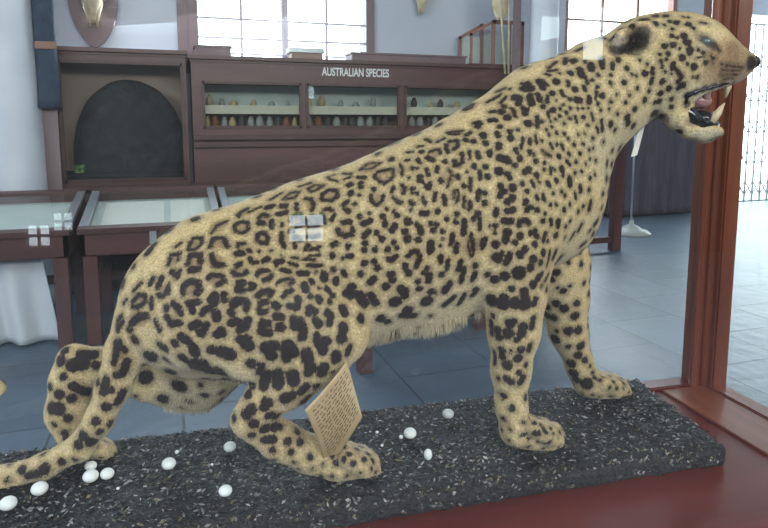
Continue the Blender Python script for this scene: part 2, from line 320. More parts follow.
# ------------------------------------------------------------------ the leopard's base
def rock_base():
    back_r = G_(636, 376); cr = G_(686, 412)
    fr = G_(719, 438); 
    vb, vf = .143, G_(430, 486).y
    u_r = back_r.x; ul = UL+.06
    t = thing('animal_plinth', 'low black textured plinth under the leopard strewn with pale chips', 'plinth', to_world((0, 0, -(ZT-ZF))), CASE_ROT)
    nu, nv = 220, 70; bm = bmesh.new(); H = ZT-ZF
    from mathutils import noise
    def ur(v):   # right edge slants towards the front
        f = (vb-v)/(vb-vf); return u_r + (fr.x-u_r)*min(1, f*1.0) 
    g = []
    for j in range(nv+1):
        row = []
        v = vf + (vb-vf)*j/nv; U1 = ur(v)
        for i in range(nu+1):
            u = ul + (U1-ul)*i/nu
            n = noise.noise(Vector((u*22, v*22, 0)))*.6 + noise.noise(Vector((u*60, v*60, 3)))*.5 + noise.noise(Vector((u*140, v*140, 9)))*.4
            e = min(i, nu-i, j, nv-j); dz = -.006 if e == 0 else 0
            row.append(bm.verts.new((u + n*.002, v + n*.002*(1 if e else 2.5), H - .004 + n*.0045 + dz)))
        g.append(row)
    for j in range(nv):
        for i in range(nu): bm.faces.new((g[j][i], g[j][i+1], g[j+1][i+1], g[j+1][i]))
    ring = g[0][:] + [g[j][nu] for j in range(1, nv+1)] + g[nv][:-1][::-1] + [g[j][0] for j in range(nv-1, 0, -1)]
    prev = ring
    for s in range(1, 6):
        cur = []
        for v in ring:
            n = noise.noise(Vector((v.co.x*50, v.co.y*50, s*1.7)))*.004
            cur.append(bm.verts.new((v.co.x+n, v.co.y+n - (0.004 if v.co.y < 0 and s < 5 else 0), (H-.006)*(1-s/5.0))))
        for k in range(len(ring)): bm.faces.new((prev[k], prev[(k+1) % len(ring)], cur[(k+1) % len(ring)], cur[k]))
        prev = cur
    m = mat('tarry_black_grit', (0.02, 0.02, 0.022), .6)
    noisy(m, (0.004, 0.005, 0.007), (0.022, 0.023, 0.028), 90, (1, 1, 1), 6, 0.8, 160, .35, .7, .01)
    slab = link('slab', bm, m, t, True)
    # chips bedded in the tar
    cm = mat('wood_chips', (0.2, 0.2, 0.2), .6); nt = cm.node_tree; a = N(cm, 'ShaderNodeAttribute', attribute_name='tone')
    nt.links.new(a.outputs['Color'], nt.nodes['Principled BSDF'].inputs['Base Color'])
    V, Fc, Cc = [], [], []
    rnd = random.Random(3)
    for k in range(15000):
        side = k % 6 == 0
        if side:
            u = rnd.uniform(ul+.01, ur(vf)-.004); p = Vector((u, vf-.003, rnd.uniform(.006, H)))
        else:
            v = rnd.uniform(vf+.004, vb-.004); u = rnd.uniform(ul+.01, ur(v)-.005); p = Vector((u, v, H-.003+rnd.uniform(-.001, .004)))
        if p.x < -.75 and rnd.random() < .5: continue
        L = rnd.uniform(.002, .0065); wd = L*rnd.uniform(.25, .6); q = Quaternion(Vector((rnd.gauss(0, 1), rnd.gauss(0, 1), rnd.gauss(0, 1))).normalized(), rnd.uniform(-.7, .7)) @ Quaternion((0, 0, 1), rnd.uniform(0, 6.3))
        if side: q = Quaternion((1, 0, 0), R(90)) @ q
        b0 = len(V)
        for c in ((L, 0, 0), (0, wd, .0006), (-L, 0, 0), (0, -wd, .0006), (0, 0, wd*.6), (0, 0, -.001)): V.append(p + q @ Vector(c))
        for f in ((0, 1, 4), (1, 2, 4), (2, 3, 4), (3, 0, 4), (1, 0, 5), (2, 1, 5), (3, 2, 5), (0, 3, 5)): Fc.append([b0+i for i in f])
        s = rnd.random()**4.5; tone = (.007+.36*s, .007+.35*s, .010+.34*s, 1) if rnd.random() < .8 else (.02+.22*s, .014+.18*s, .01+.10*s, 1)
        Cc += [tone]*6
    me = bpy.data.meshes.new('chips'); me.from_pydata([tuple(v) for v in V], [], Fc); me.materials.append(cm)
    ca = me.color_attributes.new('tone', 'FLOAT_COLOR', 'POINT'); ca.data.foreach_set('color', np.array(Cc, dtype=np.float32).ravel())
    o = bpy.data.objects.new('chips', me); COL.objects.link(o); o.parent = t; o['kind'] = 'stuff'
    return t, ul, ur, vf, vb
plinth, PL_UL, PL_UR, PL_VF, PL_VB = rock_base()

# ------------------------------------------------------------------ the leopard
def build_leopard():
    prims = []   # (a, b, ra, rb, n, k, smooth)
    NV = Vector((0, 1, 0))
    def P(pts, v, k=1.0, s=.02, n=NV, get=None):
        out = []
        for q in pts:
            px, py, r = q[:3]; vv = q[3] if len(q) > 3 else v
            p, t = (get or L_)(px, py, vv); r = r*t/F
            out.append((p, r))
        if len(out) == 1: out = out*2
        for (a, ra), (b, rb) in zip(out, out[1:]): prims.append((a, b, ra, rb, n, k, s))
    # torso
    P([(530, 186, 80), (470, 211, 89), (420, 233, 89), (370, 250, 84), (320, 263, 82)], 0, .70, .03)
    P([(545, 132, 66), (505, 165, 70)], 0, .62, .04)
    P([(320, 263, 82), (262, 290, 87), (215, 298, 80), (187, 308, 64)], 0, .66, .03)
    P([(505, 260, 42), (430, 290, 36)], 0, .8, .04)
    # neck
    P([(552, 128, 64), (600, 94, 51), (636, 75, 46)], 0, .72, .03)
    P([(552, 215, 47), (572, 165, 34), (612, 112, 20)], 0, .7, .03)
    # near shoulder and foreleg
    P([(528, 165, 44, -.065), (520, 215, 52, -.075), (514, 262, 38, -.08)], -.07, .55, .03)
    P([(514, 255, 38), (515, 295, 30), (514, 330, 25), (511, 370, 18.5), (511, 405, 14.5), (516, 428, 15)], -.075, .9, .02)
    P([(500, 288, 16)], -.075, .9, .02)
    P([(516, 430, 16), (545, 437, 15)], -.075, 1.15, .012)
    for i, (x, y, v) in enumerate(((549, 433, -.108), (555, 436, -.088), (556, 432, -.064), (546, 428, -.045))):
        P([(x-16, y-6, 8), (x-3, y, 9.5), (x+2, y+5, 8)], v, .85, .006)
    # far shoulder and foreleg
    P([(540, 225, 45), (555, 265, 34), (563, 295, 25), (568, 330, 18.5), (580, 366, 13), (586, 380, 13)], .085, .9, .02)
    P([(588, 383, 14), (608, 388, 13.5)], .085, 1.15, .012)
    for (x, y, v) in ((617, 388, .055), (623, 389, .073), (622, 386, .093), (615, 382, .112)):
        P([(x-14, y-4, 7.5), (x-2, y, 8.2), (x+2, y+3.5, 7)], v, .85, .006)
    # near hind leg
    P([(235, 300, 66, -.06), (285, 318, 52, -.085), (332, 330, 37, -.095)], -.07, .62, .014)
    P([(205, 325, 48, -.06), (255, 345, 34, -.08), (305, 350, 34, -.09)], -.07, .65, .02)
    P([(330, 335, 36), (318, 352, 31), (288, 382, 25), (262, 404, 19), (250, 418, 17.5)], -.09, .75, .018)
    P([(250, 420, 18.5), (280, 440, 19), (310, 454, 18), (338, 461, 18)], -.08, .85, .012)
    P([(338, 461, 18), (358, 463, 15)], -.08, 1.2, .012)
    for (x, y, v) in ((364, 466, -.116), (371, 466, -.094), (371, 461, -.069), (363, 456, -.048)):
        P([(x-17, y-7, 8.5), (x-3, y-1, 10), (x+2, y+4, 8.5)], v, .85, .006)
    # far hind leg
    P([(225, 310, 60, .05), (205, 350, 50, .08), (198, 377, 31, .09), (175, 384, 25, .09)], .08, .7, .02)
    P([(200, 377, 30), (150, 376, 24), (105, 366, 17), (76, 360, 15)], .09, .8, .015)
    P([(72, 360, 14), (72, 380, 20), (69, 412, 21), (74, 436, 17)], .09, .7, .015)
    P([(76, 440, 15), (94, 447, 13)], .09, 1.1, .012)
    for (x, y, v) in ((102, 450, .06), (108, 450, .078), (108, 448, .10), (101, 445, .118)):
        P([(x-12, y-4, 7), (x-2, y, 8), (x+2, y+3, 7)], v, .85, .006)
    # tail
    P([(165, 300, 32), (141, 322, 24), (127, 350, 20), (113, 388, 16), (99, 420, 13.5), (80, 447, 12.5, .01), (45, 466, 12, .02), (0, 479, 11.5, .03), (-45, 484, 11, .05), (-90, 470, 10.5, .09), (-98, 435, 10, .12), (-60, 405, 9.5, .13), (-4, 388, 9, .13)], 0, 1.0, .012)
    # head, turned a little towards the viewer
    HP, _ = L_(640, 78, 0); hd = Vector((math.cos(R(24)), -math.sin(R(24)), 0)); hn = Vector((hd.y*-1, hd.x, 0))  # hn away from viewer
    def LH(px, py, off=0.0):
        d = ray_l(px, py); t = ((HP + hn*off) - CL).dot(hn)/d.dot(hn); return CL + d*t, t
    HH = dict(n=hn, get=LH)
    P([(648, 66, 50), (668, 62, 47), (687, 58, 42)], 0, .80, .02, **HH)
    P([(680, 70, 36), (705, 62, 30)], 0, .95, .02, **HH)
    P([(700, 54, 31), (720, 62, 24), (735, 64.5, 16.5), (746, 62.5, 9.5)], 0, .82, .012, **HH)
    P([(650, 88, 26), (674, 90, 22)], 0, .95, .02, **HH)
    P([(712, 76, 14), (729, 75, 10)], -.022, .9, .010, **HH); P([(712, 76, 14), (729, 75, 10)], .022, .9, .010, **HH)
    P([(665, 98, 20), (678, 113, 14), (689, 126, 10.5), (704, 133, 7.5), (715, 131, 5.5)], -.022, .8, .012, **HH)
    P([(665, 100, 20), (680, 115, 15), (692, 128, 10.5), (706, 134, 8), (716, 131, 6)], .022, .8, .012, **HH)
    P([(716, 131, 7), ], 0, 1.6, .012, **HH)
    # brow ridges
    for s in (-1, 1): P([(690, 32, 9), (708, 34, 7), (722, 42, 5)], .030*s, 1, .015, **HH)
    # ears laid back
    for s in (-1, 1):
        P([(652, 31, 11, .060*s), (638, 36, 14, .080*s), (622, 40, 10, .088*s), (611, 43, 4.5, .088*s)], 0, .5, .005, **HH)
    # ---- sample
    h = .0036
    lo = np.array([1e9]*3); hi = -lo
    for a, b, ra, rb, n, k, s in prims:
        for p, r in ((a, ra), (b, rb)): lo = np.minimum(lo, np.array(p)-r*1.2); hi = np.maximum(hi, np.array(p)+r*1.2)
    lo -= .02; hi += .02; lo[2] = min(lo[2], -.012)
    dim = np.ceil((hi-lo)/h).astype(int)+1
    Fd = np.full(dim, .5, np.float32)
    ax = [lo[i] + h*np.arange(dim[i], dtype=np.float32) for i in range(3)]
    def region(mn, mx):
        s = []
        for i in range(3):
            i0 = max(0, int((mn[i]-lo[i])/h)); i1 = min(dim[i], int((mx[i]-lo[i])/h)+2); s.append(slice(i0, max(i1, i0+1)))
        return tuple(s)
    def dist(pr, sl):
        a, b, ra, rb, n, k, s = pr
        X = ax[0][sl[0]][:, None, None]-a.x; Y = ax[1][sl[1]][None, :, None]-a.y; Z = ax[2][sl[2]][None, None, :]-a.z
        c = (1.0/k-1.0)
        def sq(x, y, z):
            dn = (x*n.x + y*n.y + z*n.z)*c
            return x+dn*n.x, y+dn*n.y, z+dn*n.z
        qx, qy, qz = sq(X, Y, Z); dx, dy, dz = sq(b.x-a.x, b.y-a.y, b.z-a.z)
        dd = dx*dx+dy*dy+dz*dz
        if dd < 1e-10: return np.sqrt(qx**2+qy**2+qz**2)-ra
        t = np.clip((qx*dx+qy*dy+qz*dz)/dd, 0, 1)
        return np.sqrt((qx-t*dx)**2+(qy-t*dy)**2+(qz-t*dz)**2) - (ra+(rb-ra)*t)
    def bounds(pr, m):
        a, b, ra, rb, n, k, s = pr; r = max(ra, rb)*max(1, k)+m
        return np.minimum(np.array(a), np.array(b))-r, np.maximum(np.array(a), np.array(b))+r
    for pr in prims:
        sl = region(*bounds(pr, pr[6]+.012)); d = dist(pr, sl).astype(np.float32); f = Fd[sl]; s = pr[6]
        q = np.maximum(s-np.abs(f-d), 0)/s; Fd[sl] = np.minimum(f, d)-q*q*s*.25
    # carve: mouth, eye sockets, toe undersides flat on the base
    cut = []
    def C(pts, off, k=1.0, n=hn):
        out = []
        for px, py, r in pts:
            p, t = LH(px, py, off); out.append((p, r*t/F))
        if len(out) == 1: out = out*2
        for (a, ra), (b, rb) in zip(out, out[1:]): cut.append((a, b, ra, rb, n, k, .004))
    C([(693, 102, 8), (703, 106, 14.5), (722, 106, 19), (745, 106, 23)], 0, 2.2)
    C([(693, 106, 9), (705, 117, 10), (722, 120, 10)], 0, 1.5)
    eye_p = [LH(706, 41.5, s*.046)[0] for s in (-1, 1)]
    for pr in cut:
        sl = region(*bounds(pr, .01)); d = -dist(pr, sl).astype(np.float32); Fd[sl] = np.maximum(Fd[sl], d)
    zi = int((0.001-lo[2])/h); Fd[:, :, :zi] = np.maximum(Fd[:, :, :zi], .002)
    # ---- surface nets
    ins = Fd < 0
    c = np.zeros(tuple(np.array(dim)-1), np.uint8)
    for i in (0, 1):
        for j in (0, 1):
            for k in (0, 1): c += ins[i:dim[0]-1+i, j:dim[1]-1+j, k:dim[2]-1+k]
    act = np.argwhere((c > 0) & (c < 8)); idx = np.full(c.shape, -1, np.int32); idx[tuple(act.T)] = np.arange(len(act))
    acc = np.zeros((len(act), 3)); cnt = np.zeros(len(act))
    cor = [(i, j, k) for i in (0, 1) for j in (0, 1) for k in (0, 1)]
    val = {q: Fd[act[:, 0]+q[0], act[:, 1]+q[1], act[:, 2]+q[2]].astype(np.float64) for q in cor}
    for q in cor:
        for axis in range(3):
            if q[axis]: continue
            q2 = tuple(q[m_]+(m_ == axis) for m_ in range(3)); A, Bv = val[q], val[q2]; m_ = (A < 0) != (Bv < 0)
            t = np.where(m_, A/np.where(m_, A-Bv, 1), 0); pt = np.tile(np.array(q, float), (len(act), 1)); pt[:, axis] += t
            acc[m_] += pt[m_]; cnt[m_] += 1
    V = (act + acc/cnt[:, None])*h + lo
    faces = []
    for axis in range(3):
        a1, a2 = (axis+1) % 3, (axis+2) % 3
        s0 = [slice(None)]*3; s1 = [slice(None)]*3; s0[axis] = slice(0, -1); s1[axis] = slice(1, None)
        e = np.argwhere(ins[tuple(s0)] != ins[tuple(s1)])
        e = e[(e[:, a1] > 0) & (e[:, a2] > 0) & (e[:, a1] < dim[a1]-1) & (e[:, a2] < dim[a2]-1)]
        def cell(o1, o2):
            q = e.copy(); q[:, a1] -= o1; q[:, a2] -= o2; return idx[tuple(q.T)]
        quad = np.stack([cell(1, 1), cell(0, 1), cell(0, 0), cell(1, 0)], 1)
        fl = ins[tuple(e.T)]; quad[~fl] = quad[~fl][:, ::-1]; faces.append(quad)
    faces = np.concatenate(faces); faces = faces[(faces >= 0).all(1)]
    # relax
    E = np.concatenate([faces[:, [0, 1]], faces[:, [1, 2]], faces[:, [2, 3]], faces[:, [3, 0]]])
    for it in range(3):
        S = np.zeros_like(V); n = np.zeros(len(V))
        for a, b in ((0, 1), (1, 0)):
            for d_ in range(3): S[:, d_] += np.bincount(E[:, a], V[E[:, b], d_], len(V))
            n += np.bincount(E[:, a], minlength=len(V))
        V = V*.5 + .5*S/np.maximum(n, 1)[:, None]
    V[:, 2] = np.maximum(V[:, 2], 0.0005)
    # ---- fine sculpture: wrinkles of the loose skin
    me = bpy.data.meshes.new('body'); me.from_pydata(V.tolist(), [], faces.tolist()); me.update()
    bvh = BVHTree.FromPolygons([Vector(v) for v in V], [tuple(f) for f in faces])
    return me, V, faces, bvh, LH, HP, hd, hn
me, V, faces, bvh, LH, HP, hd, hn = build_leopard()
print('leopard verts', len(V))

# the marks of the coat, plus one painted shade by the tail: runs of dark blots, each  radius: x,y x,y ...
TILES = {
(100,180,6):"12:530,415 560,350 610,345 615,380 570,420 530,415|10:670,320 700,275 768,245|16:660,400 680,350 740,350 768,400|12:410,510 430,450 480,440 470,480|20:530,500 540,450 600,450 605,490|18:670,450 690,510 740,510|8:455,400 490,375",
(228,160,6):"12:40,390 80,370 120,375 125,410 95,440 45,430 40,390|12:70,340 60,330 100,300 120,290|8:130,310 200,280|14:180,350 210,325 245,335|14:185,375 215,380|14:262,365 262,400|14:235,285 270,275|13:320,275 350,275|13:300,325 350,315|14:175,480 180,440 220,435 245,470 230,500 190,495 175,480|12:60,528 60,500 100,500|12:325,380 325,395|15:325,440 320,490 340,520|12:400,500 405,520|8:250,240 320,200|9:330,235 380,195 430,190 400,225 345,238|12:410,265 415,295|13:465,230 500,235 515,270 505,300|10:480,170 500,190 530,180 580,150 520,150 480,170|13:560,230 570,200 610,180 655,180 660,220 625,245 570,238|8:600,110 660,130|8:690,80 740,85|8:700,115 740,100|6:600,100 640,90|14:725,150 740,145|15:740,195 735,205|12:700,290 690,270 720,245|16:720,305|12:760,265|13:575,300 610,290 630,300|12:640,330 620,360|14:690,375 730,370|16:660,420 665,440 700,455 745,450 750,410|14:630,510 650,500|14:720,515|14:480,515|12:545,520|8:430,160 500,135",
(100,268,6):"18:430,20 470,50 480,20|18:545,10 590,5|16:650,60 670,40 730,45 750,80 710,100|20:500,150 500,110 540,80 590,90 600,130 580,150|18:665,190 690,160|20:690,205|20:745,165 750,185|16:530,210 590,205|16:555,240 555,260|20:400,240|22:440,215 475,240 485,270|20:400,290 430,340 480,330|16:625,255 660,240|22:695,270 700,300|14:610,280|20:555,350 590,330|22:600,380 610,400 640,340|24:700,400 730,370 740,395|22:490,410 530,440|26:560,480 570,510|26:670,490|34:730,500|14:350,110 370,60|12:345,160 385,170 400,130 410,95|14:360,165|12:415,110 415,150|12:300,100 320,60|14:195,210 230,160 270,165 275,200 230,235 195,230|12:100,370 110,310 135,280|12:105,380 140,320|22:190,330 240,290 285,285|18:180,370|22:210,430|12:310,180 310,240|14:335,320 360,370|12:90,500 90,440 120,430 140,500|8:200,140 250,85|8:140,215 160,190",
(228,248,6):"14:50,35 90,30|14:130,15|14:130,60 150,90 180,85|14:215,75 240,65|14:55,105 75,95|14:25,140 50,160 90,160 115,140|14:175,165 190,135 240,135|14:265,160 245,185 215,195|18:65,215 90,210|20:60,245 80,250|16:135,215 160,220 150,240 130,245|16:180,285 210,260|16:230,255 270,260 250,285|14:290,85 330,80|12:290,105|10:370,90 415,105|14:330,130 365,140|15:425,155 475,150|12:295,215 330,190 380,185 395,205 370,215|16:330,295 350,265 385,255|20:100,310 120,330 110,370|22:30,340 60,320|20:20,385|20:25,450 60,440|24:120,430 110,470 70,490|18:190,360 195,390 230,380|16:200,330 230,325|18:280,340 300,350|20:290,410 320,415|26:315,475|26:210,450 200,500 245,510|20:240,450|18:370,350|20:410,355|16:420,300 425,325|22:395,430 400,470|22:430,440 455,500|22:460,225 465,245|18:505,200|10:545,240|14:495,290|18:545,300 550,315|14:480,105 520,105 560,105|22:578,160 578,180|10:525,145|16:635,128|18:650,190 650,205|14:690,140 705,165|18:595,245|16:630,285|16:612,320|14:610,260|22:690,360 700,390|26:740,240 735,280|18:705,270|20:490,360|20:520,380|20:485,390|22:600,390 615,410|18:610,450|22:530,440 545,455|24:690,470 690,500|14:530,520|16:625,45|14:720,50 740,45|12:690,60|8:490,50 550,40|7:320,45|7:380,60 420,60|8:450,68 520,70|10:190,20|10:260,15|10:460,8 540,5|12:720,5",
(228,336,6):"36:110,30 120,55|24:75,20|34:230,70 270,60|30:260,120|36:360,60 380,90|26:350,50 350,135|34:390,100|30:470,100 480,140|34:495,190|24:480,220|24:535,20 570,90|28:590,30|30:575,190|28:565,220|28:680,15|26:650,110 650,140|14:730,60 715,110|24:445,5|28:140,165|16:205,175 185,220|28:225,250 215,295|20:240,220|28:300,220 300,290|32:385,230 395,270|22:440,335 470,300|18:530,300|22:455,390|18:480,365|32:345,375|24:385,355|30:235,400|20:215,430|28:110,470|28:140,440|20:250,475 290,480|26:360,475|22:145,300|24:120,350|18:35,490|20:150,520|36:10,110|12:630,215|16:700,20",
(356,120,6):"8:20,300 80,260 150,255 100,290 20,300|12:10,345 55,345|12:115,330 115,345|11:130,310 180,300 220,290 230,330 200,365 160,385 125,350|12:215,430 225,405|12:220,460 250,490 275,495|13:275,390 295,410 285,440|12:90,450 90,480 120,510 155,490 165,450|14:105,415|14:340,410|12:340,440|11:370,440|12:330,490|12:400,465 415,500|10:265,265 280,300 275,330|10:320,345|10:300,240 320,240|12:370,235 385,255|12:425,295 435,330|16:385,340|12:375,365 400,370|13:340,290|9:370,290|16:430,400|12:445,380 440,410|11:440,190 500,175 505,200|14:430,225 460,240|14:395,190|9:370,160 400,155|10:420,115 450,130|12:540,150 550,190|12:560,130 610,120 610,160 580,180|9:550,75 600,70 640,65|8:560,85 620,85|8:490,130 530,110|16:660,120|12:700,130|12:660,90 690,75|14:595,250|12:590,270 620,270|12:635,200 640,250|9:683,185 683,235|10:730,190 740,230|14:710,275|12:490,280 485,310|16:510,365|14:535,250|9:555,290 575,330 550,400|14:615,340|14:650,395|10:665,310|11:690,350 685,420|12:745,310 745,350|9:585,470 590,420 610,420 615,470 600,500|10:740,420 735,480|12:480,440 470,480|13:530,460 535,500|10:650,460 648,520|12:685,490 685,528|14:30,400|12:20,450|14:30,380|16:215,235|8:310,195 340,190|14:740,20 730,40|16:760,90|14:340,500",
(356,208,6):"14:20,50|12:80,30|14:45,95 85,75|16:50,165 75,140|16:55,215|16:50,250|15:125,150|18:155,185|16:115,250|12:185,5|16:160,50|18:175,95|12:230,20|16:245,45|16:215,135 235,105|22:310,80|18:295,140|22:310,185|14:365,100 385,120|18:390,145|18:375,190|14:225,205|15:190,250|14:245,240|18:195,305 215,315 240,290|18:50,330|18:110,320|18:130,360|18:30,395|18:85,445 110,425|18:200,400 220,395|18:220,435|22:180,470|16:310,290 330,265 365,260 385,290|14:380,310 360,350|16:295,345|18:320,390|14:300,370|20:270,480|18:300,495|14:450,95|14:485,100|16:465,135|20:450,210 445,255|14:520,140|12:520,185|11:505,225|16:490,20|14:545,65|14:605,35|14:600,85|14:580,160 570,215|14:605,220 600,260|9:690,150 675,230 690,290|9:695,160 710,220 700,290|16:650,80 645,150|14:510,290 510,320|16:515,400|12:555,310 545,370|14:430,360|18:440,400 435,435|14:410,385|16:375,440|18:380,485|14:630,320 615,370|14:650,360 630,440|14:715,340|14:715,390 700,430|14:560,450 530,500|12:720,25 710,70|12:740,40 745,120|12:675,10|12:760,190 755,240|10:480,510|14:395,30 430,30|12:330,10",
(356,270,6):"20:270,120 295,150|34:235,190|24:290,155|34:425,185|20:450,130|20:540,110|14:565,80 535,130|14:530,210 590,160|14:620,200 650,150|14:700,150 725,120|30:310,240|22:280,270 345,275|26:150,290|18:190,310|26:30,290|20:90,150 120,200|26:20,150 50,200|12:450,275",
(470,40,6):"10:640,65 680,45|12:570,140 575,110|20:620,125|12:690,130|16:725,150 730,175|8:470,170 520,130|9:470,185 520,180|8:455,205 480,210|8:540,200|14:410,245 440,285|10:430,240 465,270|20:518,250|16:605,200|18:660,180 670,210|10:690,220 705,260|18:345,265|18:320,290 370,290|10:310,260|12:590,250|16:630,295|12:590,270|12:685,280 695,300|9:735,240|20:270,345|16:300,350 290,380|18:360,340 370,380|14:410,330 420,360|16:495,320|12:465,340 465,370|9:515,360|12:550,310 560,330|12:597,355|16:640,360 660,360|14:715,345 715,370|14:440,400|16:500,420|8:468,430 480,490|20:190,430|14:205,400|12:250,410 265,430 275,460|16:330,440|14:340,420|22:225,465|14:320,410|22:350,500|12:405,460 405,520|12:430,490|10:540,410|9:560,390|12:602,410|9:648,410|9:678,410|8:710,410|12:577,435|12:540,455|11:600,470|9:630,460 640,490|12:682,465|8:730,440 740,480|10:515,475|10:565,500|10:710,510|10:490,520|10:755,350|14:120,480|14:150,480|14:180,520|12:125,430 150,430|10:20,500 60,490|10:100,375 180,330|8:180,380 220,340|8:160,310 210,290|9:240,295|14:60,500",
(470,128,6):"20:80,45|16:95,90|14:165,30 170,45|16:20,80|14:238,20|18:245,60|12:290,10|16:175,100 175,115|14:45,150 55,175|16:110,150 125,140 115,165|14:25,230|14:95,235|16:105,290|10:60,280 60,305|20:180,180 225,190|14:235,205|24:175,260|18:225,280|14:240,300|14:275,130|9:320,60 305,130|10:285,150|16:300,185|14:270,225|14:360,145|10:385,160|10:360,65 360,95|9:395,45 400,90|9:432,75|14:395,200|16:330,265|18:350,250|10:430,130 450,150 490,170|12:450,210|12:445,250|9:480,90 495,120|12:522,100|10:550,100 560,125|14:535,170|10:590,150 600,160|10:580,200 600,220|12:637,205|12:660,155|10:485,240 485,270|9:510,250|14:550,240 555,260|10:555,290|14:520,315|12:630,270|12:670,260|16:400,285|10:370,320 385,350|10:415,325|14:315,335|14:340,380|22:258,360|14:465,330|10:480,350|18:598,310 600,335|18:185,350|16:185,390|16:210,380|14:180,410|12:50,380 45,430|14:88,390|16:90,450|16:240,430|16:225,445|20:255,420|12:400,410 405,430|12:440,400 445,430|10:500,390|12:550,380|12:570,405|10:630,390 635,420|16:335,440|12:330,460|16:345,490|14:370,475|12:485,460|12:518,460|14:565,490|12:600,460|14:405,490|12:660,350 665,380|12:715,370|12:720,300|12:650,500|10:680,470|12:725,440 715,490|14:160,490 155,520|16:225,500 260,490|14:40,510|10:450,515|10:460,10|10:475,40|12:520,30|10:565,35|9:590,65|12:625,100|8:650,40|10:680,95|8:690,35|8:735,60|8:740,120|9:695,215|9:755,195|9:715,130|8:720,185|10:750,280",
(470,216,6):"14:20,20|12:60,20 60,80|16:200,30 250,30|16:295,55 300,30 340,25 355,45|14:440,30|12:485,20 490,50|14:530,30 530,60|16:515,115|12:575,65|10:600,30|8:570,130|9:600,140 625,100|9:650,90 670,50|24:225,100|20:215,145|20:300,120|16:270,160|14:365,100|16:390,90|16:400,120|18:390,170|12:455,105 440,150|12:465,150|22:155,170|30:165,250|14:190,225|16:240,230 220,280|22:300,230|20:330,200|22:380,260|22:365,310|18:440,220|16:425,280|8:480,210 460,300|14:515,215 500,250|38:295,340|16:105,350|24:150,380|26:210,360|24:380,410|20:410,370|14:430,350|18:250,438|24:325,455|30:130,500|26:205,495|24:270,510|26:330,500|12:430,420|10:470,350 450,390|16:395,500|10:550,240 510,290|14:90,140 80,180|10:120,60|14:150,60|12:150,100|10:10,120 20,200|14:35,300|14:30,350|14:30,440|20:520,340|10:530,430|10:600,420|18:560,450|14:460,440|12:590,280|16:495,380",
(470,300,6):"28:130,10|36:195,20|30:270,20|34:330,25|24:340,10|18:385,20|14:138,95|14:125,130 130,200|22:165,180|22:175,220|26:240,140|28:230,200|20:260,130|26:320,160|24:310,200|18:280,235|16:380,110 370,160|12:145,310 148,380|20:190,300|20:195,340|10:248,305|26:225,390|20:305,300|24:290,350|14:360,270 355,300|14:335,390|16:295,435|12:170,470|18:220,470|18:250,490|16:320,460 300,495|22:460,90|24:565,50|24:630,95|20:500,105|20:460,40|20:515,20|18:640,20|26:510,235|24:590,185|22:650,180|12:520,185|24:665,275|14:590,280|22:650,330|16:690,360|24:605,380|24:620,440|20:640,480|10:720,395|30:700,500|10:735,435|9:750,470",
(520,370,6):"10:55,290 100,280|12:85,318|9:125,330|14:90,380 110,380|9:10,390 40,385|10:140,350 155,375|8:185,350|10:55,410|9:107,427|10:150,440 180,430|8:200,380|9:20,310|14:420,90|10:445,45|9:480,60|10:540,105|9:580,110|8:620,110|9:440,15|10:500,40|9:560,70|9:620,80|8:600,60",
(590,10,6):"20:10,340|14:70,300 75,340|12:135,320 135,350|12:50,390|10:125,390|12:45,460|8:120,430 130,445|14:222,350|14:205,435|16:330,380|10:375,350 375,380|8:345,325|12:425,310|9:435,345|8:455,370|14:435,430|14:425,500|14:475,470|12:500,320 495,350|12:525,360 535,380|12:550,400 530,430|16:555,450|12:530,470|16:553,285|18:600,240|12:600,260|10:650,240|10:680,255|14:450,215|12:470,260|10:460,295|14:500,208|10:490,155|16:565,155|14:575,190 590,195|8:525,165|16:395,80|14:395,35|14:455,35|12:480,68|10:445,90|14:520,75|10:495,115|14:590,85|10:620,110|14:310,60 340,60|8:540,230|10:585,325|16:625,340|12:695,315|8:620,400|9:645,405|7:490,380|10:375,410 365,440|10:355,485|8:250,385|8:278,395|12:285,470|9:300,300|10:420,265|8:590,45|8:560,40|9:740,290|6:660,75 700,80|14:170,300",
(620,30,4.4):"2.5:445,150 500,160 540,165|2.5:450,175 530,180|2.5:440,200 520,196|2.5:450,220 500,212|3:400,110 410,150|3:330,125 375,115|2.5:500,230 560,215|3:415,60 440,95",
(590,60,6):"14:330,240|12:390,255|14:415,250|12:490,235|12:490,280|14:270,295|8:160,205|14:75,215|12:125,250|10:215,255|10:240,210|20:385,320|12:430,335|18:225,345|16:230,380|16:260,395|16:125,385|12:150,420|10:165,325|8:115,295|10:50,260|8:65,300|8:15,330|8:40,400 50,430|8:20,470|10:80,490|10:70,360 75,420|10:40,190 40,210",
(280,205,6):"16:65,95 80,65 115,55 145,85 130,120 95,130|15:185,65 220,75 235,110 200,135|15:170,100 175,120|14:85,190 120,205|14:165,185 200,195 230,180|14:255,60 265,100|12:60,160 75,150",
(150,335,6):"20:60,60 90,80|22:150,50|24:100,150|16:30,120|20:190,130 220,150",
(0,340,4.8):"16:310,50|18:390,70 450,70|26:350,120 400,110|16:460,120|20:290,100|14:240,225|20:285,260|16:350,220 420,250|18:345,280|22:250,325 285,330|16:325,375|14:225,275|10:210,330|12:215,410|10:260,405|12:235,475|12:310,445|12:320,475|14:305,175|14:470,200|12:550,100 570,20 600,50|14:560,170 590,160 610,100|12:545,110|16:510,190 495,250|20:510,320|14:530,240|16:590,250 565,300|14:530,400|16:460,390|20:400,460|22:440,490|14:480,440|30:720,80 700,180",  # last run paints the shade between tail and thigh into the coat
(20,280,2.4):"12:360,220|16:382,255|12:345,285|22:430,205|24:470,222|9:140,395|8:60,450|7:20,470 60,458|7:100,436|8:150,372|7:5,455|7:110,455",
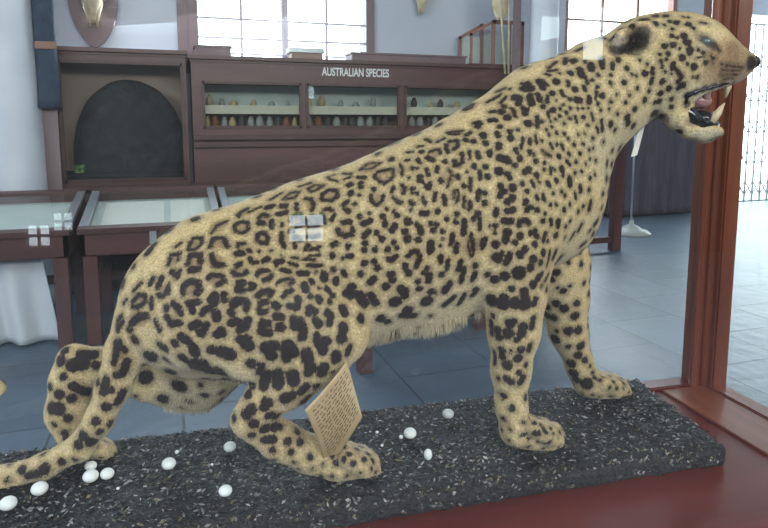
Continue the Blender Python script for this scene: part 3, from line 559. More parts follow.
(220,330,2.667):"12:90,250|12:120,262|11:145,258|8:85,280|9:120,292 142,292|9:180,297|6:160,258|8:213,298|7:240,338|7:190,325|7:205,270|7:140,320|9:130,228|6:330,310|6:345,330|6:365,318|6:385,345|6:330,345|6:310,355|6:355,355|6:300,335|6:375,310|6:395,330|6:340,290|6:405,350",
}
segs = []   # (a, b, r)
ros = []
def hit(px, py):
    d = ray_l(px, py).normalized(); p, n, i, dd = bvh.ray_cast(CL, d)
    return (p, n, dd) if p is not None else None
for (ox, oy, sc), txt in TILES.items():
    for run in txt.split('|'):
        r, pts = run.split(':'); r = float(r)/sc
        hs = [hit(ox+float(a)/sc, oy+float(b)/sc) for a, b in (q.split(',') for q in pts.split())]
        hs = [q for q in hs if q]
        if not hs: continue
        if len(hs) >= 3 and (hs[0][0]-hs[len(hs)//2][0]).length < .06:
            c_ = sum((q[0] for q in hs), Vector())/len(hs); r_ = sum((q[0]-c_).length for q in hs)/len(hs); ros.append((c_, c_, r_*1.0))
        elif len(hs) <= 2 and r > 3.4: ros.append((hs[0][0], hs[-1][0], r*hs[0][2]/F*.5))
        if len(hs) == 1: hs = hs*2
        for a, b in zip(hs, hs[1:]):
            rr = r*a[2]/F*1.08 + (.0002 if sc == 4.4 else -.0001 if len(hs) >= 3 and (len(pts.split()) > 2) and sc == 6 else .0013 if r > 2.0 else .0006)
            if (a[0]-b[0]).length > .06: segs.append((a[0], a[0], rr)); segs.append((b[0], b[0], rr))
            else: segs.append((a[0], b[0], rr))
n_seen = len(segs)
# the far flank carries the same kind of coat
for a, b, r in segs[:n_seen]:
    if a.y > -.02: continue
    out = []
    for p in (a, b):
        q = Vector((p.x, -p.y, p.z)); c, n, i, d = bvh.find_nearest(q)
        if d < .025: out.append(c)
    if len(out) == 2 and (out[0]-out[1]).length < .06: segs.append((out[0], out[1], r))
def spot_field(segs):
    fld = np.full(len(V), .1, np.float32)
    order = np.argsort(V[:, 0]); xs = V[order, 0]
    for a, b, r in segs:
        m = r+.03; i0 = np.searchsorted(xs, min(a.x, b.x)-m); i1 = np.searchsorted(xs, max(a.x, b.x)+m); ii = order[i0:i1]; Q = V[ii]
        ok = (np.abs(Q[:, 2]-(a.z+b.z)/2) < m+abs(a.z-b.z)/2) & (np.abs(Q[:, 1]-(a.y+b.y)/2) < m+abs(a.y-b.y)/2); ii = ii[ok]; Q = Q[ok]
        if not len(ii): continue
        A = np.array(a); D = np.array(b)-A; dd = (D*D).sum()
        t = np.clip(((Q-A) @ D)/dd, 0, 1) if dd > 1e-10 else np.zeros(len(Q))
        d = np.sqrt(((Q-A-t[:, None]*D)**2).sum(1))-r
        fld[ii] = np.minimum(fld[ii], d)
    return fld
fld = spot_field(segs)
rosf = spot_field(ros + [(Vector((a.x, -a.y, a.z)), Vector((b.x, -b.y, b.z)), r) for a, b, r in ros])
# fill what the photograph does not show
rg = np.random.RandomState(5); extra = []; kd_pts = []
def gap_at(p):      # wanted clear distance, by region
    return .016 if p[2] > .05 else .009
cand = rg.permutation(len(V)); cell = {}
for i in cand[:60000]:
    p = V[i]
    if p[2] < .004: continue
    r = (.011 if p[2] > .22 and p[0] < .30 else .007 if p[2] > .05 else .004)*rg.uniform(.7, 1.25)
    if fld[i] < r + gap_at(p) + (.010 if p[1] < -.02 and p[2] > .12 else 0): continue
    key = (int(p[0]/.05), int(p[1]/.05), int(p[2]/.05)); ok = True
    for dx in (-1, 0, 1):
        for dy in (-1, 0, 1):
            for dz in (-1, 0, 1):
                for q, rq in cell.get((key[0]+dx, key[1]+dy, key[2]+dz), ()):
                    if (q[0]-p[0])**2+(q[1]-p[1])**2+(q[2]-p[2])**2 < (r+rq+.011)**2: ok = False
    if ok: cell.setdefault(key, []).append((p, r)); extra.append((Vector(p), Vector(p) + Vector(rg.uniform(-1, 1, 3))*r*.8, r*.8))
# keep the muzzle and face clear of filler
def head_dist(p): return (Vector(p)-LH(735, 65)[0]).length
extra = [e for e in extra if head_dist(e[0]) > .10 and (Vector(e[0])-LH(706, 132)[0]).length > .055]
fld = np.minimum(fld, spot_field(extra))
# coat colour
nrm = np.zeros((len(V), 3)); fa = V[faces]; fn = np.cross(fa[:, 2]-fa[:, 0], fa[:, 3]-fa[:, 1])
for k in range(4):
    for d_ in range(3): nrm[:, d_] += np.bincount(faces[:, k], fn[:, d_], len(V))
nrm /= np.linalg.norm(nrm, axis=1)[:, None]+1e-12
if (nrm*(V-V.mean(0))).sum() < 0: nrm = -nrm
tan = np.array((0.58, 0.455, 0.25)); cream = np.array((0.62, 0.56, 0.40)); gold = np.array((0.52, 0.38, 0.19))
down = np.clip((-nrm[:, 2]-.15)/.6, 0, 1)[:, None]; up = np.clip((nrm[:, 2]-.2)/.7, 0, 1)[:, None]
colr = tan*(1-down) + cream*down; colr = colr*(1-up*.6)+gold*up*.6
low = np.clip(1-V[:, 2]/.22, 0, 1)[:, None]*.5; colr = colr*(1-low)+np.array((.52, .42, .25))*low
def near(px, py, rad_px, getter=None, off=0, both=True):
    if getter: ps = [getter(px, py, off)[0]]; t = getter(px, py, off)[1]
    else:
        hh = hit(px, py)
        if hh is None: p, t = LH(px, py, -.01)
        else: p, t = hh[0], hh[2]
        ps = [p] + ([p - hn*(2*(p-HP).dot(hn))] if both else [])
    w_ = 0
    for p in ps: w_ = np.maximum(w_, np.clip((1.3-np.linalg.norm(V-np.array(p), axis=1)/(rad_px*t/F))/.6, 0, 1))
    return w_
def paint(w_, c, a=1.0):
    global colr
    w_ = (w_*a)[:, None]; colr = colr*(1-w_)+np.array(c)*w_
# haunch underside pale, chest pale
paint(near(190, 385, 34, L_, .08), (.50, .46, .35), .8)
paint(near(600, 150, 32, L_, -.05), (.52, .46, .32), .6)
paint(near(390, 335, 34, L_, -.05), (.52, .46, .34), .6)
for px, py, r_, c, a in ((737, 62, 20, (.22, .12, .07), .65), (724, 60, 18, (.27, .165, .085), .6), (715, 76, 14, (.28, .19, .11), .6), (744, 72, 8, (.26, .16, .10), .6), (733, 50, 8, (.22, .13, .07), .5),
                         (712, 55, 7, (.24, .15, .08), .5), (752, 63, 7, (.025, .014, .014), 1), (706, 41, 8, (.14, .11, .09), .6), (706, 41.5, 5, (.02, .016, .016), 1), (714, 46, 4, (.05, .04, .035), .9), (699, 36, 5, (.05, .04, .035), .5), (701, 48, 5, (.52, .44, .30), .6),
                         (688, 95, 4, (.03, .025, .025), 1), (696, 92, 4, (.04, .03, .03), .9), (704, 89, 4, (.05, .04, .04), .9), (713, 87, 4, (.05, .04, .04), .9), (722, 85, 3.5, (.06, .045, .045), .8),
                         (687, 104, 4, (.03, .025, .025), .9), (705, 137, 9, (.42, .39, .30), .7), (716, 135, 6, (.42, .39, .30), .7), (657, 117, 8, (.07, .06, .055), .6), (664, 119, 6, (.05, .045, .04), .6)):
    paint(near(px, py, r_), c, a)
for px, py, r_, c, a in ((644, 33, 8, (.06, .05, .05), .9), (636, 40, 9, (.035, .033, .035), .95), (629, 46, 7, (.045, .04, .04), .9), (643, 44, 6, (.07, .06, .055), .7), (617, 49, 7, (.07, .065, .06), .8), (613, 38, 4, (.06, .05, .05), .8), (618, 40, 5, (.62, .54, .44), 1), (625, 40, 3, (.44, .36, .28), .9), (628, 33, 3, (.34, .2, .1), .6)):
    paint(near(px, py, r_), c, a)
rw = np.clip((.004-rosf)/.006, 0, 1)[:, None]*.55; colr = colr*(1-rw)+np.array((.25, .155, .085))*rw
me.materials.clear()
fur = mat('leopard_coat', (.6, .45, .25), .75, spec=.25); nt = fur.node_tree; Lk = nt.links.new; bs = nt.nodes['Principled BSDF']
ca = N(fur, 'ShaderNodeAttribute', attribute_name='coat'); sa = N(fur, 'ShaderNodeAttribute', attribute_name='spot')
tc = N(fur, 'ShaderNodeTexCoord')
nz = N(fur, 'ShaderNodeTexNoise'); nz.inputs['Scale'].default_value = 160; nz.inputs['Detail'].default_value = 3
nf = N(fur, 'ShaderNodeTexNoise'); nf.inputs['Scale'].default_value = 300; nf.inputs['Detail'].default_value = 2
Lk(tc.outputs['Object'], nz.inputs['Vector']); Lk(tc.outputs['Object'], nf.inputs['Vector'])
a1 = N(fur, 'ShaderNodeMath', operation='MULTIPLY_ADD'); a1.inputs[1].default_value = .007; Lk(nz.outputs['Fac'], a1.inputs[0]); Lk(sa.outputs['Fac'], a1.inputs[2])
mr = N(fur, 'ShaderNodeMapRange', interpolation_type='SMOOTHSTEP'); mr.inputs[1].default_value = .0018; mr.inputs[2].default_value = .0052; Lk(a1.outputs[0], mr.inputs[0])
m2 = N(fur, 'ShaderNodeMapRange', interpolation_type='SMOOTHSTEP'); m2.inputs[1].default_value = .004; m2.inputs[2].default_value = .013; m2.inputs[3].default_value = .58; m2.inputs[4].default_value = 1.0; Lk(a1.outputs[0], m2.inputs[0])
mul = N(fur, 'ShaderNodeMix', data_type='RGBA', blend_type='MULTIPLY'); mul.inputs[0].default_value = 1; Lk(ca.outputs['Color'], mul.inputs[6]); Lk(m2.outputs[0], mul.inputs[7])
ln = N(fur, 'ShaderNodeMapRange'); ln.inputs[1].default_value = .3; ln.inputs[2].default_value = .7; ln.inputs[3].default_value = .66; ln.inputs[4].default_value = 1.3; Lk(nf.outputs['Fac'], ln.inputs[0])
ml2 = N(fur, 'ShaderNodeMix', data_type='RGBA', blend_type='MULTIPLY'); ml2.inputs[0].default_value = 1; Lk(mul.outputs[2], ml2.inputs[6]); Lk(ln.outputs[0], ml2.inputs[7])
mx = N(fur, 'ShaderNodeMix', data_type='RGBA'); mx.inputs[6].default_value = (.022, .014, .014, 1); Lk(mr.outputs[0], mx.inputs[0]); Lk(ml2.outputs[2], mx.inputs[7]); Lk(mx.outputs[2], bs.inputs['Base Color'])
bp = N(fur, 'ShaderNodeBump'); bp.inputs['Strength'].default_value = .35; bp.inputs['Distance'].default_value = .004; Lk(nf.outputs['Fac'], bp.inputs['Height']); Lk(bp.outputs[0], bs.inputs['Normal'])
bs.inputs['Sheen Weight'].default_value = .15; bs.inputs['Sheen Roughness'].default_value = .5
me.materials.append(fur)
at = me.attributes.new('spot', 'FLOAT', 'POINT'); at.data.foreach_set('value', fld.astype(np.float32))
cl = me.color_attributes.new('coat', 'FLOAT_COLOR', 'POINT'); cl.data.foreach_set('color', np.concatenate([colr, np.ones((len(V), 1))], 1).astype(np.float32).ravel())
for p in me.polygons: p.use_smooth = True
leopard = thing('leopard', 'stuffed spotted leopard snarling with open jaws, standing on the black plinth', 'leopard', to_world((0, 0, 0)), CASE_ROT)
body = bpy.data.objects.new('body', me); COL.objects.link(body); body.parent = leopard

def ellipsoid(bm, c, r, rot=None, seg=16):
    res = bmesh.ops.create_uvsphere(bm, u_segments=seg, v_segments=max(6, seg//2), radius=1.0)
    for v in res['verts']:
        q = Vector((v.co.x*r[0], v.co.y*r[1], v.co.z*r[2]))
        if rot: q = rot @ q
        v.co = q + Vector(c)
M['eye'] = mat('amber_glass_eye', (.10, .13, .13), .05); M['blackgum'] = mat('varnished_black_gum', (.012, .014, .018), .12)
M['tongue'] = mat('painted_tongue', (.36, .20, .20), .3); M['tooth'] = mat('ivory_tooth', (.62, .50, .32), .3); M['nose'] = mat('dark_nose', (.03, .018, .018), .4)
HR = Matrix((hd, hn, Vector((0, 0, 1)))).transposed()
for s in (-1, 1):
    hh = hit(706.5, 41.5); p = hh[0]; n = -hn
    if s > 0: p = p - hn*(2*(p-HP).dot(hn)); n = hn
    bm = bmesh.new(); ellipsoid(bm, p - n*.0022, (.0095, .0055, .0062), HR); link('eye', bm, M['eye'], leopard, True)
def hb(pts, rads, name, m, off=0.0, seg=10):
    bm = bmesh.new(); tube(bm, [LH(x, y, o if o is not None else off)[0] for x, y, o in pts], rads, seg); return link(name, bm, m, leopard, True)
pxm = LH(705, 110)[1]/F
# lower lip and gum, upper lip line, tongue, palate, teeth
bm = bmesh.new()
for s in (-1, 1):
    tube(bm, [LH(x, y, o*s)[0] for x, y, o in ((686, 101, .030), (688, 111, .031), (692, 119, .029), (701, 125, .023), (712, 126, .012), (716, 124, .0))], [5*pxm, 7*pxm, 8*pxm, 7*pxm, 5.5*pxm, 4*pxm], 10)
ellipsoid(bm, LH(699, 119)[0], (16*pxm, .026, 9*pxm), HR)
link('lower_gum', bm, M['blackgum'], leopard, True)
bm = bmesh.new()
for s in (-1, 1):
    pts_ = []
    for x, y in ((686, 103), (687, 96), (696, 91.5), (706, 88.5), (718, 85.5), (729, 83)):
        hh = hit(x, y); p = hh[0] if hh and (hh[0]-LH(x, y)[0]).length < .12 else LH(x, y, -.03)[0]
        pts_.append(p - hn*((p-HP).dot(hn)*(1+s)))
    tube(bm, pts_, [1.6*pxm, 2.4*pxm, 2.0*pxm, 1.8*pxm, 1.5*pxm, 1.0*pxm], 8)
link('upper_lip', bm, M['blackgum'], leopard, True)
bm = bmesh.new(); ellipsoid(bm, LH(698, 101)[0], (13*pxm, .020, 8*pxm), HR); ellipsoid(bm, LH(705, 94, -.012)[0], (5*pxm, .012, 7*pxm), HR); link('tongue', bm, M['tongue'], leopard, True)
for s in (-1, 1):
    o = .016*s
    hb([(728, 78, o), (727.5, 88, o), (725.5, 98, o)], [4.2*pxm, 3.4*pxm, .8*pxm], 'upper_canine', M['tooth'])
    hb([(711, 122, o), (718, 113, o), (724.5, 103, o)], [4.6*pxm, 3.6*pxm, .8*pxm], 'lower_canine', M['tooth'])
bm = bmesh.new(); ellipsoid(bm, LH(752, 62)[0], (7.5*pxm, .013, 7*pxm), HR); link('nose', bm, M['nose'], leopard, True)

# long belly fringe and ear tufts as real strands
def strands(name, regions, n, length, rad, seedv, down=.8, tone=None):
    rnd = random.Random(seedv); vs, fs, cs = [], [], []
    idxs = []
    for (px, py, rp, get, off) in regions:
        p, t = get(px, py, off); dd = np.linalg.norm(V-np.array(p), axis=1); idxs.append(np.nonzero(dd < rp*t/F)[0])
    ids = np.concatenate(idxs)
    for k in range(n):
        i = int(ids[rnd.randrange(len(ids))]); p = Vector(V[i]); nn = Vector(nrm[i])
        d = (nn*.6 + Vector((-.25, 0, -down)) + Vector((rnd.gauss(0, .18), rnd.gauss(0, .18), rnd.gauss(0, .18)))).normalized(); Ln = length*rnd.uniform(.5, 1.2)
        sd = d.cross(Vector((rnd.gauss(0, 1), rnd.gauss(0, 1), rnd.gauss(0, 1)))).normalized()*rad
        b0 = len(vs); m_ = p+d*Ln*.55; e_ = m_+(d+Vector((0, 0, -.3))).normalized()*Ln*.45
        vs += [p-sd-nn*.002, p+sd-nn*.002, m_+sd*.7, m_-sd*.7, e_]; fs += [(b0, b0+1, b0+2, b0+3), (b0+3, b0+2, b0+4)]
        c = tone or ((.10, .075, .06) if fld[i] < -.002 else tuple(colr[i]*rnd.uniform(.75, 1.15)))
        cs += [(*c, 1)]*5
    me2 = bpy.data.meshes.new(name); me2.from_pydata([tuple(v) for v in vs], [], fs)
    c2 = me2.color_attributes.new('tone', 'FLOAT_COLOR', 'POINT'); c2.data.foreach_set('color', np.array(cs, dtype=np.float32).ravel())
    me2.materials.append(M['strand']); o = bpy.data.objects.new(name, me2); COL.objects.link(o); o.parent = leopard; o['kind'] = 'stuff'
    return o
M['strand'] = mat('fur_strands', (.5, .4, .3), .7); _n = N(M['strand'], 'ShaderNodeAttribute', attribute_name='tone'); M['strand'].node_tree.links.new(_n.outputs['Color'], M['strand'].node_tree.nodes['Principled BSDF'].inputs['Base Color'])
strands('belly_fur', [(375, 340, 22, L_, -.04), (400, 330, 18, L_, -.04), (425, 322, 18, L_, -.03), (450, 312, 18, L_, -.03), (475, 300, 16, L_, -.03), (360, 335, 16, L_, -.05)], 5000, .016, .0003, 1)
strands('haunch_fur', [(235, 378, 20, L_, .0), (190, 395, 26, L_, .08)], 2000, .010, .0003, 2)
strands('ear_fur', [(636, 40, 13, LH, -.085), (622, 43, 9, LH, -.090)], 1400, .010, .0004, 3, .2)

# short coat lying flat, head to tail and down the legs
def coat_fur(n, length, rad):
    rr_ = np.random.RandomState(11); ids = rr_.randint(0, len(V), n); nn = nrm[ids]; P0 = V[ids]
    keep = P0[:, 2] > .004; ids, nn, P0 = ids[keep], nn[keep], P0[keep]; m = len(ids)
    fl = np.tile(np.array((-1.0, 0, -.55)), (m, 1)); leg = P0[:, 2] < .26; fl[leg] = (-.15, 0, -1.0)
    fl += rr_.normal(0, .28, (m, 3)); fl -= (fl*nn).sum(1)[:, None]*nn; fl /= np.linalg.norm(fl, axis=1)[:, None]+1e-9
    L_n = length*rr_.uniform(.6, 1.3, m)[:, None]
    hdist = np.linalg.norm(P0-np.array(LH(730, 60)[0]), axis=1)[:, None]; L_n *= np.clip(hdist/.12, .35, 1)
    sd = np.cross(fl, nn)*rad; root = P0-nn*.0008; mid = P0+fl*L_n*.5+nn*L_n*.20; tip = P0+fl*L_n+nn*L_n*.22
    Vs = np.stack([root-sd, root+sd, mid+sd*.8, mid-sd*.8, tip], 1).reshape(-1, 3); b = np.arange(m)*5
    loops = np.stack([b, b+1, b+2, b+3, b+3, b+2, b+4], 1).ravel(); starts = np.stack([b//5*7, b//5*7+4], 1).ravel(); tot = np.tile((4, 3), m)
    me2 = bpy.data.meshes.new('coat_fur'); me2.vertices.add(m*5); me2.vertices.foreach_set('co', Vs.ravel().astype(np.float32))
    me2.loops.add(len(loops)); me2.loops.foreach_set('vertex_index', loops.astype(np.int32)); me2.polygons.add(2*m)
    me2.polygons.foreach_set('loop_start', starts.astype(np.int32)); me2.polygons.foreach_set('loop_total', tot.astype(np.int32)); me2.update(calc_edges=True); me2.validate()
    sp = np.clip((fld[ids]+.0012)/.0026, 0, 1)[:, None]; prox = np.clip((fld[ids]-.0015)/.008, .62, 1)[:, None]
    c = np.array((.022, .014, .014))*(1-sp)+colr[ids]*sp*prox*rr_.uniform(.68, 1.3, m)[:, None]
    c2 = me2.color_attributes.new('tone', 'FLOAT_COLOR', 'POINT'); c2.data.foreach_set('color', np.repeat(np.concatenate([c, np.ones((m, 1))], 1), 5, 0).astype(np.float32).ravel())
    me2.materials.append(M['strand']); o = bpy.data.objects.new('coat_fur', me2); COL.objects.link(o); o.parent = leopard; o['kind'] = 'stuff'
coat_fur(130000, .0052, .00045)

# ------------------------------------------------------------------ mothballs
moth = [(448, 415, 5.2, 'a mothball by itself midway between the hind and front paws'), (410, 434.5, 5.8, 'the mothball right of the two crumbs, beyond the card'), (428, 457, 4.6, 'the small barrel shaped mothball nearest the viewer between the paws'),
        (230, 448, 5.5, 'the mothball at the bend of the near hind leg, left of the heel'), (225.5, 492, 6.0, 'the mothball lying near the front edge below the near heel'), (169, 465, 6.2, 'the mothball alone halfway between the tail and the near heel'),
        (107.5, 475, 6.0, 'the mothball on the right of the cluster of three by the tail'), (91, 477.5, 6.8, 'the front mothball of the cluster of three by the tail'), (91, 467, 5.2, 'the rear mothball of the cluster of three by the tail'),
        (40, 490, 7.2, 'the mothball lying directly in front of the tail'), (8.5, 505, 7.4, 'the leftmost mothball, nearest the plinth front edge')]
for k, (x, y, r, lab) in enumerate(moth):
    p = G_(x, y+r*.5, .002); t = (p-CL).dot(ray_l(PX, PY)) if False else abs((p.y-CL.y)/ray_l(x, y).y); rr = r*t/F*1.12
    bm = bmesh.new(); fl = .78 if k != 2 else 1.1
    ellipsoid(bm, (0, 0, rr*fl), (rr*(1 if k != 2 else .8), rr*(1 if k != 2 else .8), rr*fl), None, 18)
    o = link('mothball', bm, M['moth'], None, True); W = to_world(p); o.location = (W.x, W.y, ZT+.001); tag(o, lab, 'mothball', 'white mothballs scattered on the black plinth')
crumbs = [(377, 433, 1.7, 'white crumb just right of the near hind paw and card'), (401, 438, 2.2, 'white crumb touching distance left of a mothball'), (382, 446, 1.5, 'tiny white crumb right beside the near hind toes'), (177, 453, 2.2, 'white crumb behind the lone mothball left of the near heel'), (212, 465, 1.5, 'tiny white crumb below the near heel'), (118, 489, 1.6, 'tiny white crumb in front of the cluster of three mothballs')]
for x, y, r, lab in crumbs:
    p = G_(x, y, .002); t = abs((p.y-CL.y)/ray_l(x, y).y); rr = r*t/F; bm = bmesh.new(); ellipsoid(bm, (0, 0, rr*.8), (rr, rr, rr*.8), None, 10)
    o = link('mothball_crumb', bm, M['moth'], None, True); W = to_world(p); o.location = (W.x, W.y, ZT+.001); tag(o, lab, 'crumb', 'mothball crumbs on the black plinth')

# ------------------------------------------------------------------ handwritten card
def card():
    A, _ = L_(347, 361, -.135); Bp, _ = L_(362, 417, -.150); C_ = G_(326, 471, .004); D_, _ = L_(305, 410, -.172)
    n0 = (Bp-A).cross(D_-A).normalized()
    if n0.y > 0: n0 = -n0
    def S(a, b, up=0.0):    # a: A->B side, b: A->D side
        p = A*(1-a)*(1-b) + Bp*a*(1-b) + C_*a*b + D_*(1-a)*b
        bow = math.sin(math.pi*b)*.004 + .010*math.sin(math.pi*(1-a))*b
        return p + n0*(bow+up)
    n = 20; bm = bmesh.new()
    top = [[bm.verts.new(S(i/n, j/n, .0007)) for j in range(n+1)] for i in range(n+1)]; bot = [[bm.verts.new(S(i/n, j/n, -.0007)) for j in range(n+1)] for i in range(n+1)]
    for i in range(n):
        for j in range(n):
            bm.faces.new((top[i][j], top[i+1][j], top[i+1][j+1], top[i][j+1])); bm.faces.new((bot[i][j], bot[i][j+1], bot[i+1][j+1], bot[i+1][j]))
    for k in range(n):
        bm.faces.new((top[k][0], bot[k][0], bot[k+1][0], top[k+1][0])); bm.faces.new((top[k][n], top[k+1][n], bot[k+1][n], bot[k][n]))
        bm.faces.new((top[0][k], top[0][k+1], bot[0][k+1], bot[0][k])); bm.faces.new((top[n][k], bot[n][k], bot[n][k+1], top[n][k+1]))
    t = thing('information_card', 'curled yellowed card with handwriting leaning against the near hind paw', 'card', to_world((A.x, A.y, 0)), CASE_ROT)
    def shift(bm):
        for v in bm.verts: v.co -= Vector((A.x, A.y, 0))
        return bm
    link('sheet', shift(bm), M['card'], t, True)
    bm = bmesh.new(); rnd = random.Random(8)
    for row in range(15):
        a = .10 + row*.053; b = .90
        while b > .12:
            wl_ = rnd.uniform(.05, .13); b1 = b-wl_; pts = []
            k = 0; bb = b
            while bb > b1: pts.append((a+(.012 if k % 2 else -.012)*rnd.uniform(.4, 1.2), bb)); bb -= .012; k += 1
            for (a0, b0), (a1_, b1_) in zip(pts, pts[1:]):
                p, q = S(a0, b0, .0011), S(a1_, b1_, .0011); d = (q-p).normalized().cross(n0)*.00045
                bm.faces.new([bm.verts.new(z) for z in (p-d, q-d, q+d, p+d)])
            b = b1-.03
    link('handwriting', shift(bm), M['ink'], t)
card()

# white specimen tag hanging from the neck behind, and small label
# ------------------------------------------------------------------ sloping display tables along the back
def sloped_table(name, x0, x1, y0, y1, zf_, zb_, label, lock=True, cloth=False):
    t = thing(name, label, 'display case', (x0, y0, 0)); W_, Dp = x1-x0, y1-y0; g = .045
    def T(a, b, d): return Vector((d, a, b))
    def side(bm, d0, d1, dz0, dz1, ya=0, yb=None):
        yb = Dp if yb is None else yb
        za = lambda y: zf_+(zb_-zf_)*y/Dp
        prism(bm, [(ya, za(ya)+dz0), (yb, za(yb)+dz0), (yb, za(yb)+dz1), (ya, za(ya)+dz1)], d0, d1, T)
    bm = bmesh.new(); h0 = .17
    prism(bm, [(0, zf_-h0), (Dp, zf_-h0), (Dp, zb_-.02), (0, zf_-.02)], 0, .03, T); prism(bm, [(0, zf_-h0), (Dp, zf_-h0), (Dp, zb_-.02), (0, zf_-.02)], W_-.03, W_, T)
    box(bm, 0, W_, 0, .03, zf_-h0, zf_-.015); box(bm, 0, W_, Dp-.03, Dp, zf_-h0, zb_-.02); box(bm, .01, W_-.01, .01, Dp-.01, zf_-h0-.01, zf_-h0+.01)
    link('case_body', bm, M['cab_wood'], t)
    bm = bmesh.new(); side(bm, .03, W_-.03, -.09, -.075, .03, Dp-.03); link('display_bed', bm, M['bed'], t)
    bm = bmesh.new(); side(bm, -.01, g, -.02, .012, -.01, Dp+.01); link('lid_stile', bm, M['steel'], t)
    bm = bmesh.new(); side(bm, W_-g, W_+.01, -.02, .012, -.01, Dp+.01); link('lid_stile', bm, M['steel'], t)
    bm = bmesh.new(); side(bm, -.012, W_+.012, -.022, .013, -.02, .05); link('lid_rail', bm, M['dark_wood'], t)
    bm = bmesh.new(); side(bm, -.012, W_+.012, -.022, .013, Dp-.05, Dp+.02); link('lid_rail', bm, M['dark_wood'], t)
    bm = bmesh.new(); side(bm, g, W_-g, -.004, 0, .05, Dp-.05); link('lid_glass', bm, M['glass_cab'], t)
    for a in (.01, W_-.10):
        for b in (.01, Dp-.10):
            bm = bmesh.new(); box(bm, a, a+.09, b, b+.09, 0, zf_-h0, .004); link('leg', bm, M['table_wood'], t)
    link('lower_rail', B((.08, W_-.08, Dp-.08, Dp-.05, .25, .32)), M['table_wood'], t)
    return t, W_, Dp
zfr = at_y(150, 226, 4.55).z; YT = 4.5
zbk = at_y(150, 189, 5.45).z
xB0 = at_y(79, 230, YT).x; xB1 = at_y(219, 222, YT+.5).x-.02
tA, _, _ = sloped_table('display_table', xB0-1.75, xB0-.07, YT, YT+.95, zfr, zbk, 'sloping glass topped table case on the far left with a white cloth below')
tB, WB, _ = sloped_table('display_table', xB0, xB1, YT, YT+.95, zfr, zbk, 'sloping glass topped table case with a steel lock plate and red sticker')
tC, _, _ = sloped_table('display_table', xB1+.05, xB1+1.9, YT, YT+.95, zfr, zbk, 'sloping glass topped table case seen just behind the leopard back')
lk = at_y(153, 236, YT)
link('lock_plate', B((lk.x-xB0-.022, lk.x-xB0+.022, -.012, 0, lk.z-.055, lk.z+.065), bev=.002), M['steel'], tB)
link('sticker', B((lk.x-xB0-.03, lk.x-xB0+.05, -.006, 0, lk.z-.115, lk.z-.056)), M['red'], tB)
# papers lying in the tables (specimen sheets)
def slat_z(y): return zfr+(zbk-zfr)*(y-YT)/.95-.074
def sheet(x0, x1, y0, y1, label):
    bm = bmesh.new(); vs = []
    for dz in (0, .003):
        for x, y in ((x0, y0), (x1, y0), (x1, y1), (x0, y1)): vs.append(bm.verts.new((x-x0, y-y0, slat_z(y)-slat_z(y0)+dz)))
    for f in ((3, 2, 1, 0), (4, 5, 6, 7), (0, 1, 5, 4), (1, 2, 6, 5), (2, 3, 7, 6), (3, 0, 4, 7)): bm.faces.new([vs[i] for i in f])
    o = link('specimen_sheet', bm, M['paper']); o.location = (x0, y0, slat_z(y0)+.001); tag(o, label, 'paper sheet')
sheet(xB0+.10, xB0+WB*.58, YT+.14, YT+.84, 'pale sheet lying in the left part of the table case with the lock plate')
sheet(xB0+WB*.63, xB0+WB-.08, YT+.14, YT+.84, 'pale sheet in the middle of the table case with the lock plate')
# white cloth hung under the left table
bm = bmesh.new(); X0, X1 = xB0-1.5, xB0-.26; n = 90; rows = []
for j in range(14):
    z = (zfr-.18)*(1-j/13)+.02*j/13; rows.append([])
    for i in range(n+1):
        a = i/n; fold = math.sin(a*34+math.sin(a*9)*1.5)*(.012+.035*j/13)+math.sin(a*11)*.02*j/13
        rows[-1].append(bm.verts.new((X0+(X1-X0)*a + (a-.5)*.18*j/13, YT+.16+fold, z)))
for r0, r1 in zip(rows, rows[1:]):
    for i in range(n): bm.faces.new((r0[i], r0[i+1], r1[i+1], r1[i]))
o = link('cloth_curtain', bm, M['cloth_white'], None, True); s_ = o.modifiers.new('thick', 'SOLIDIFY'); s_.thickness = .004
tag(o, 'white cloth curtain hanging in folds beneath the leftmost table case', 'curtain')

# table in the middle of the hall, mostly hidden behind the animal
q = at_z(364, 372, 0); q2 = at_y(520, 372, q.y)
def plain_table(name, x0, x1, y0, y1, h, label, top=True):
    t = thing(name, label, 'table', (x0, y0, 0)); W_, D_ = x1-x0, y1-y0
    link('table_top', B((-.02, W_+.02, -.02, D_+.02, h-.035, h), bev=.004), M['cab_wood'], t)
    link('apron', B((.02, W_-.02, .02, .045, h-.12, h-.036), (.02, W_-.02, D_-.045, D_-.02, h-.12, h-.036), (.02, .045, .046, D_-.046, h-.12, h-.036), (W_-.045, W_-.02, .046, D_-.046, h-.12, h-.036)), M['cab_wood'], t)
    for a in (0, W_-.085):
        for b in (0, D_-.085): link('leg', B((a, a+.085, b, b+.085, 0, h-.036), bev=.004), M['table_wood'], t)
    return t
plain_table('hall_table', q.x-.04, q2.x, q.y-.04, q.y+.55, .80, 'wooden table glimpsed under the leopard belly by its one visible leg')
q = at_z(576, 306, 0)
plain_table('side_table', q.x-.50, q.x+.055, q.y-.03, q.y+.45, .78, 'wooden table whose leg shows between the far foreleg and the chest')

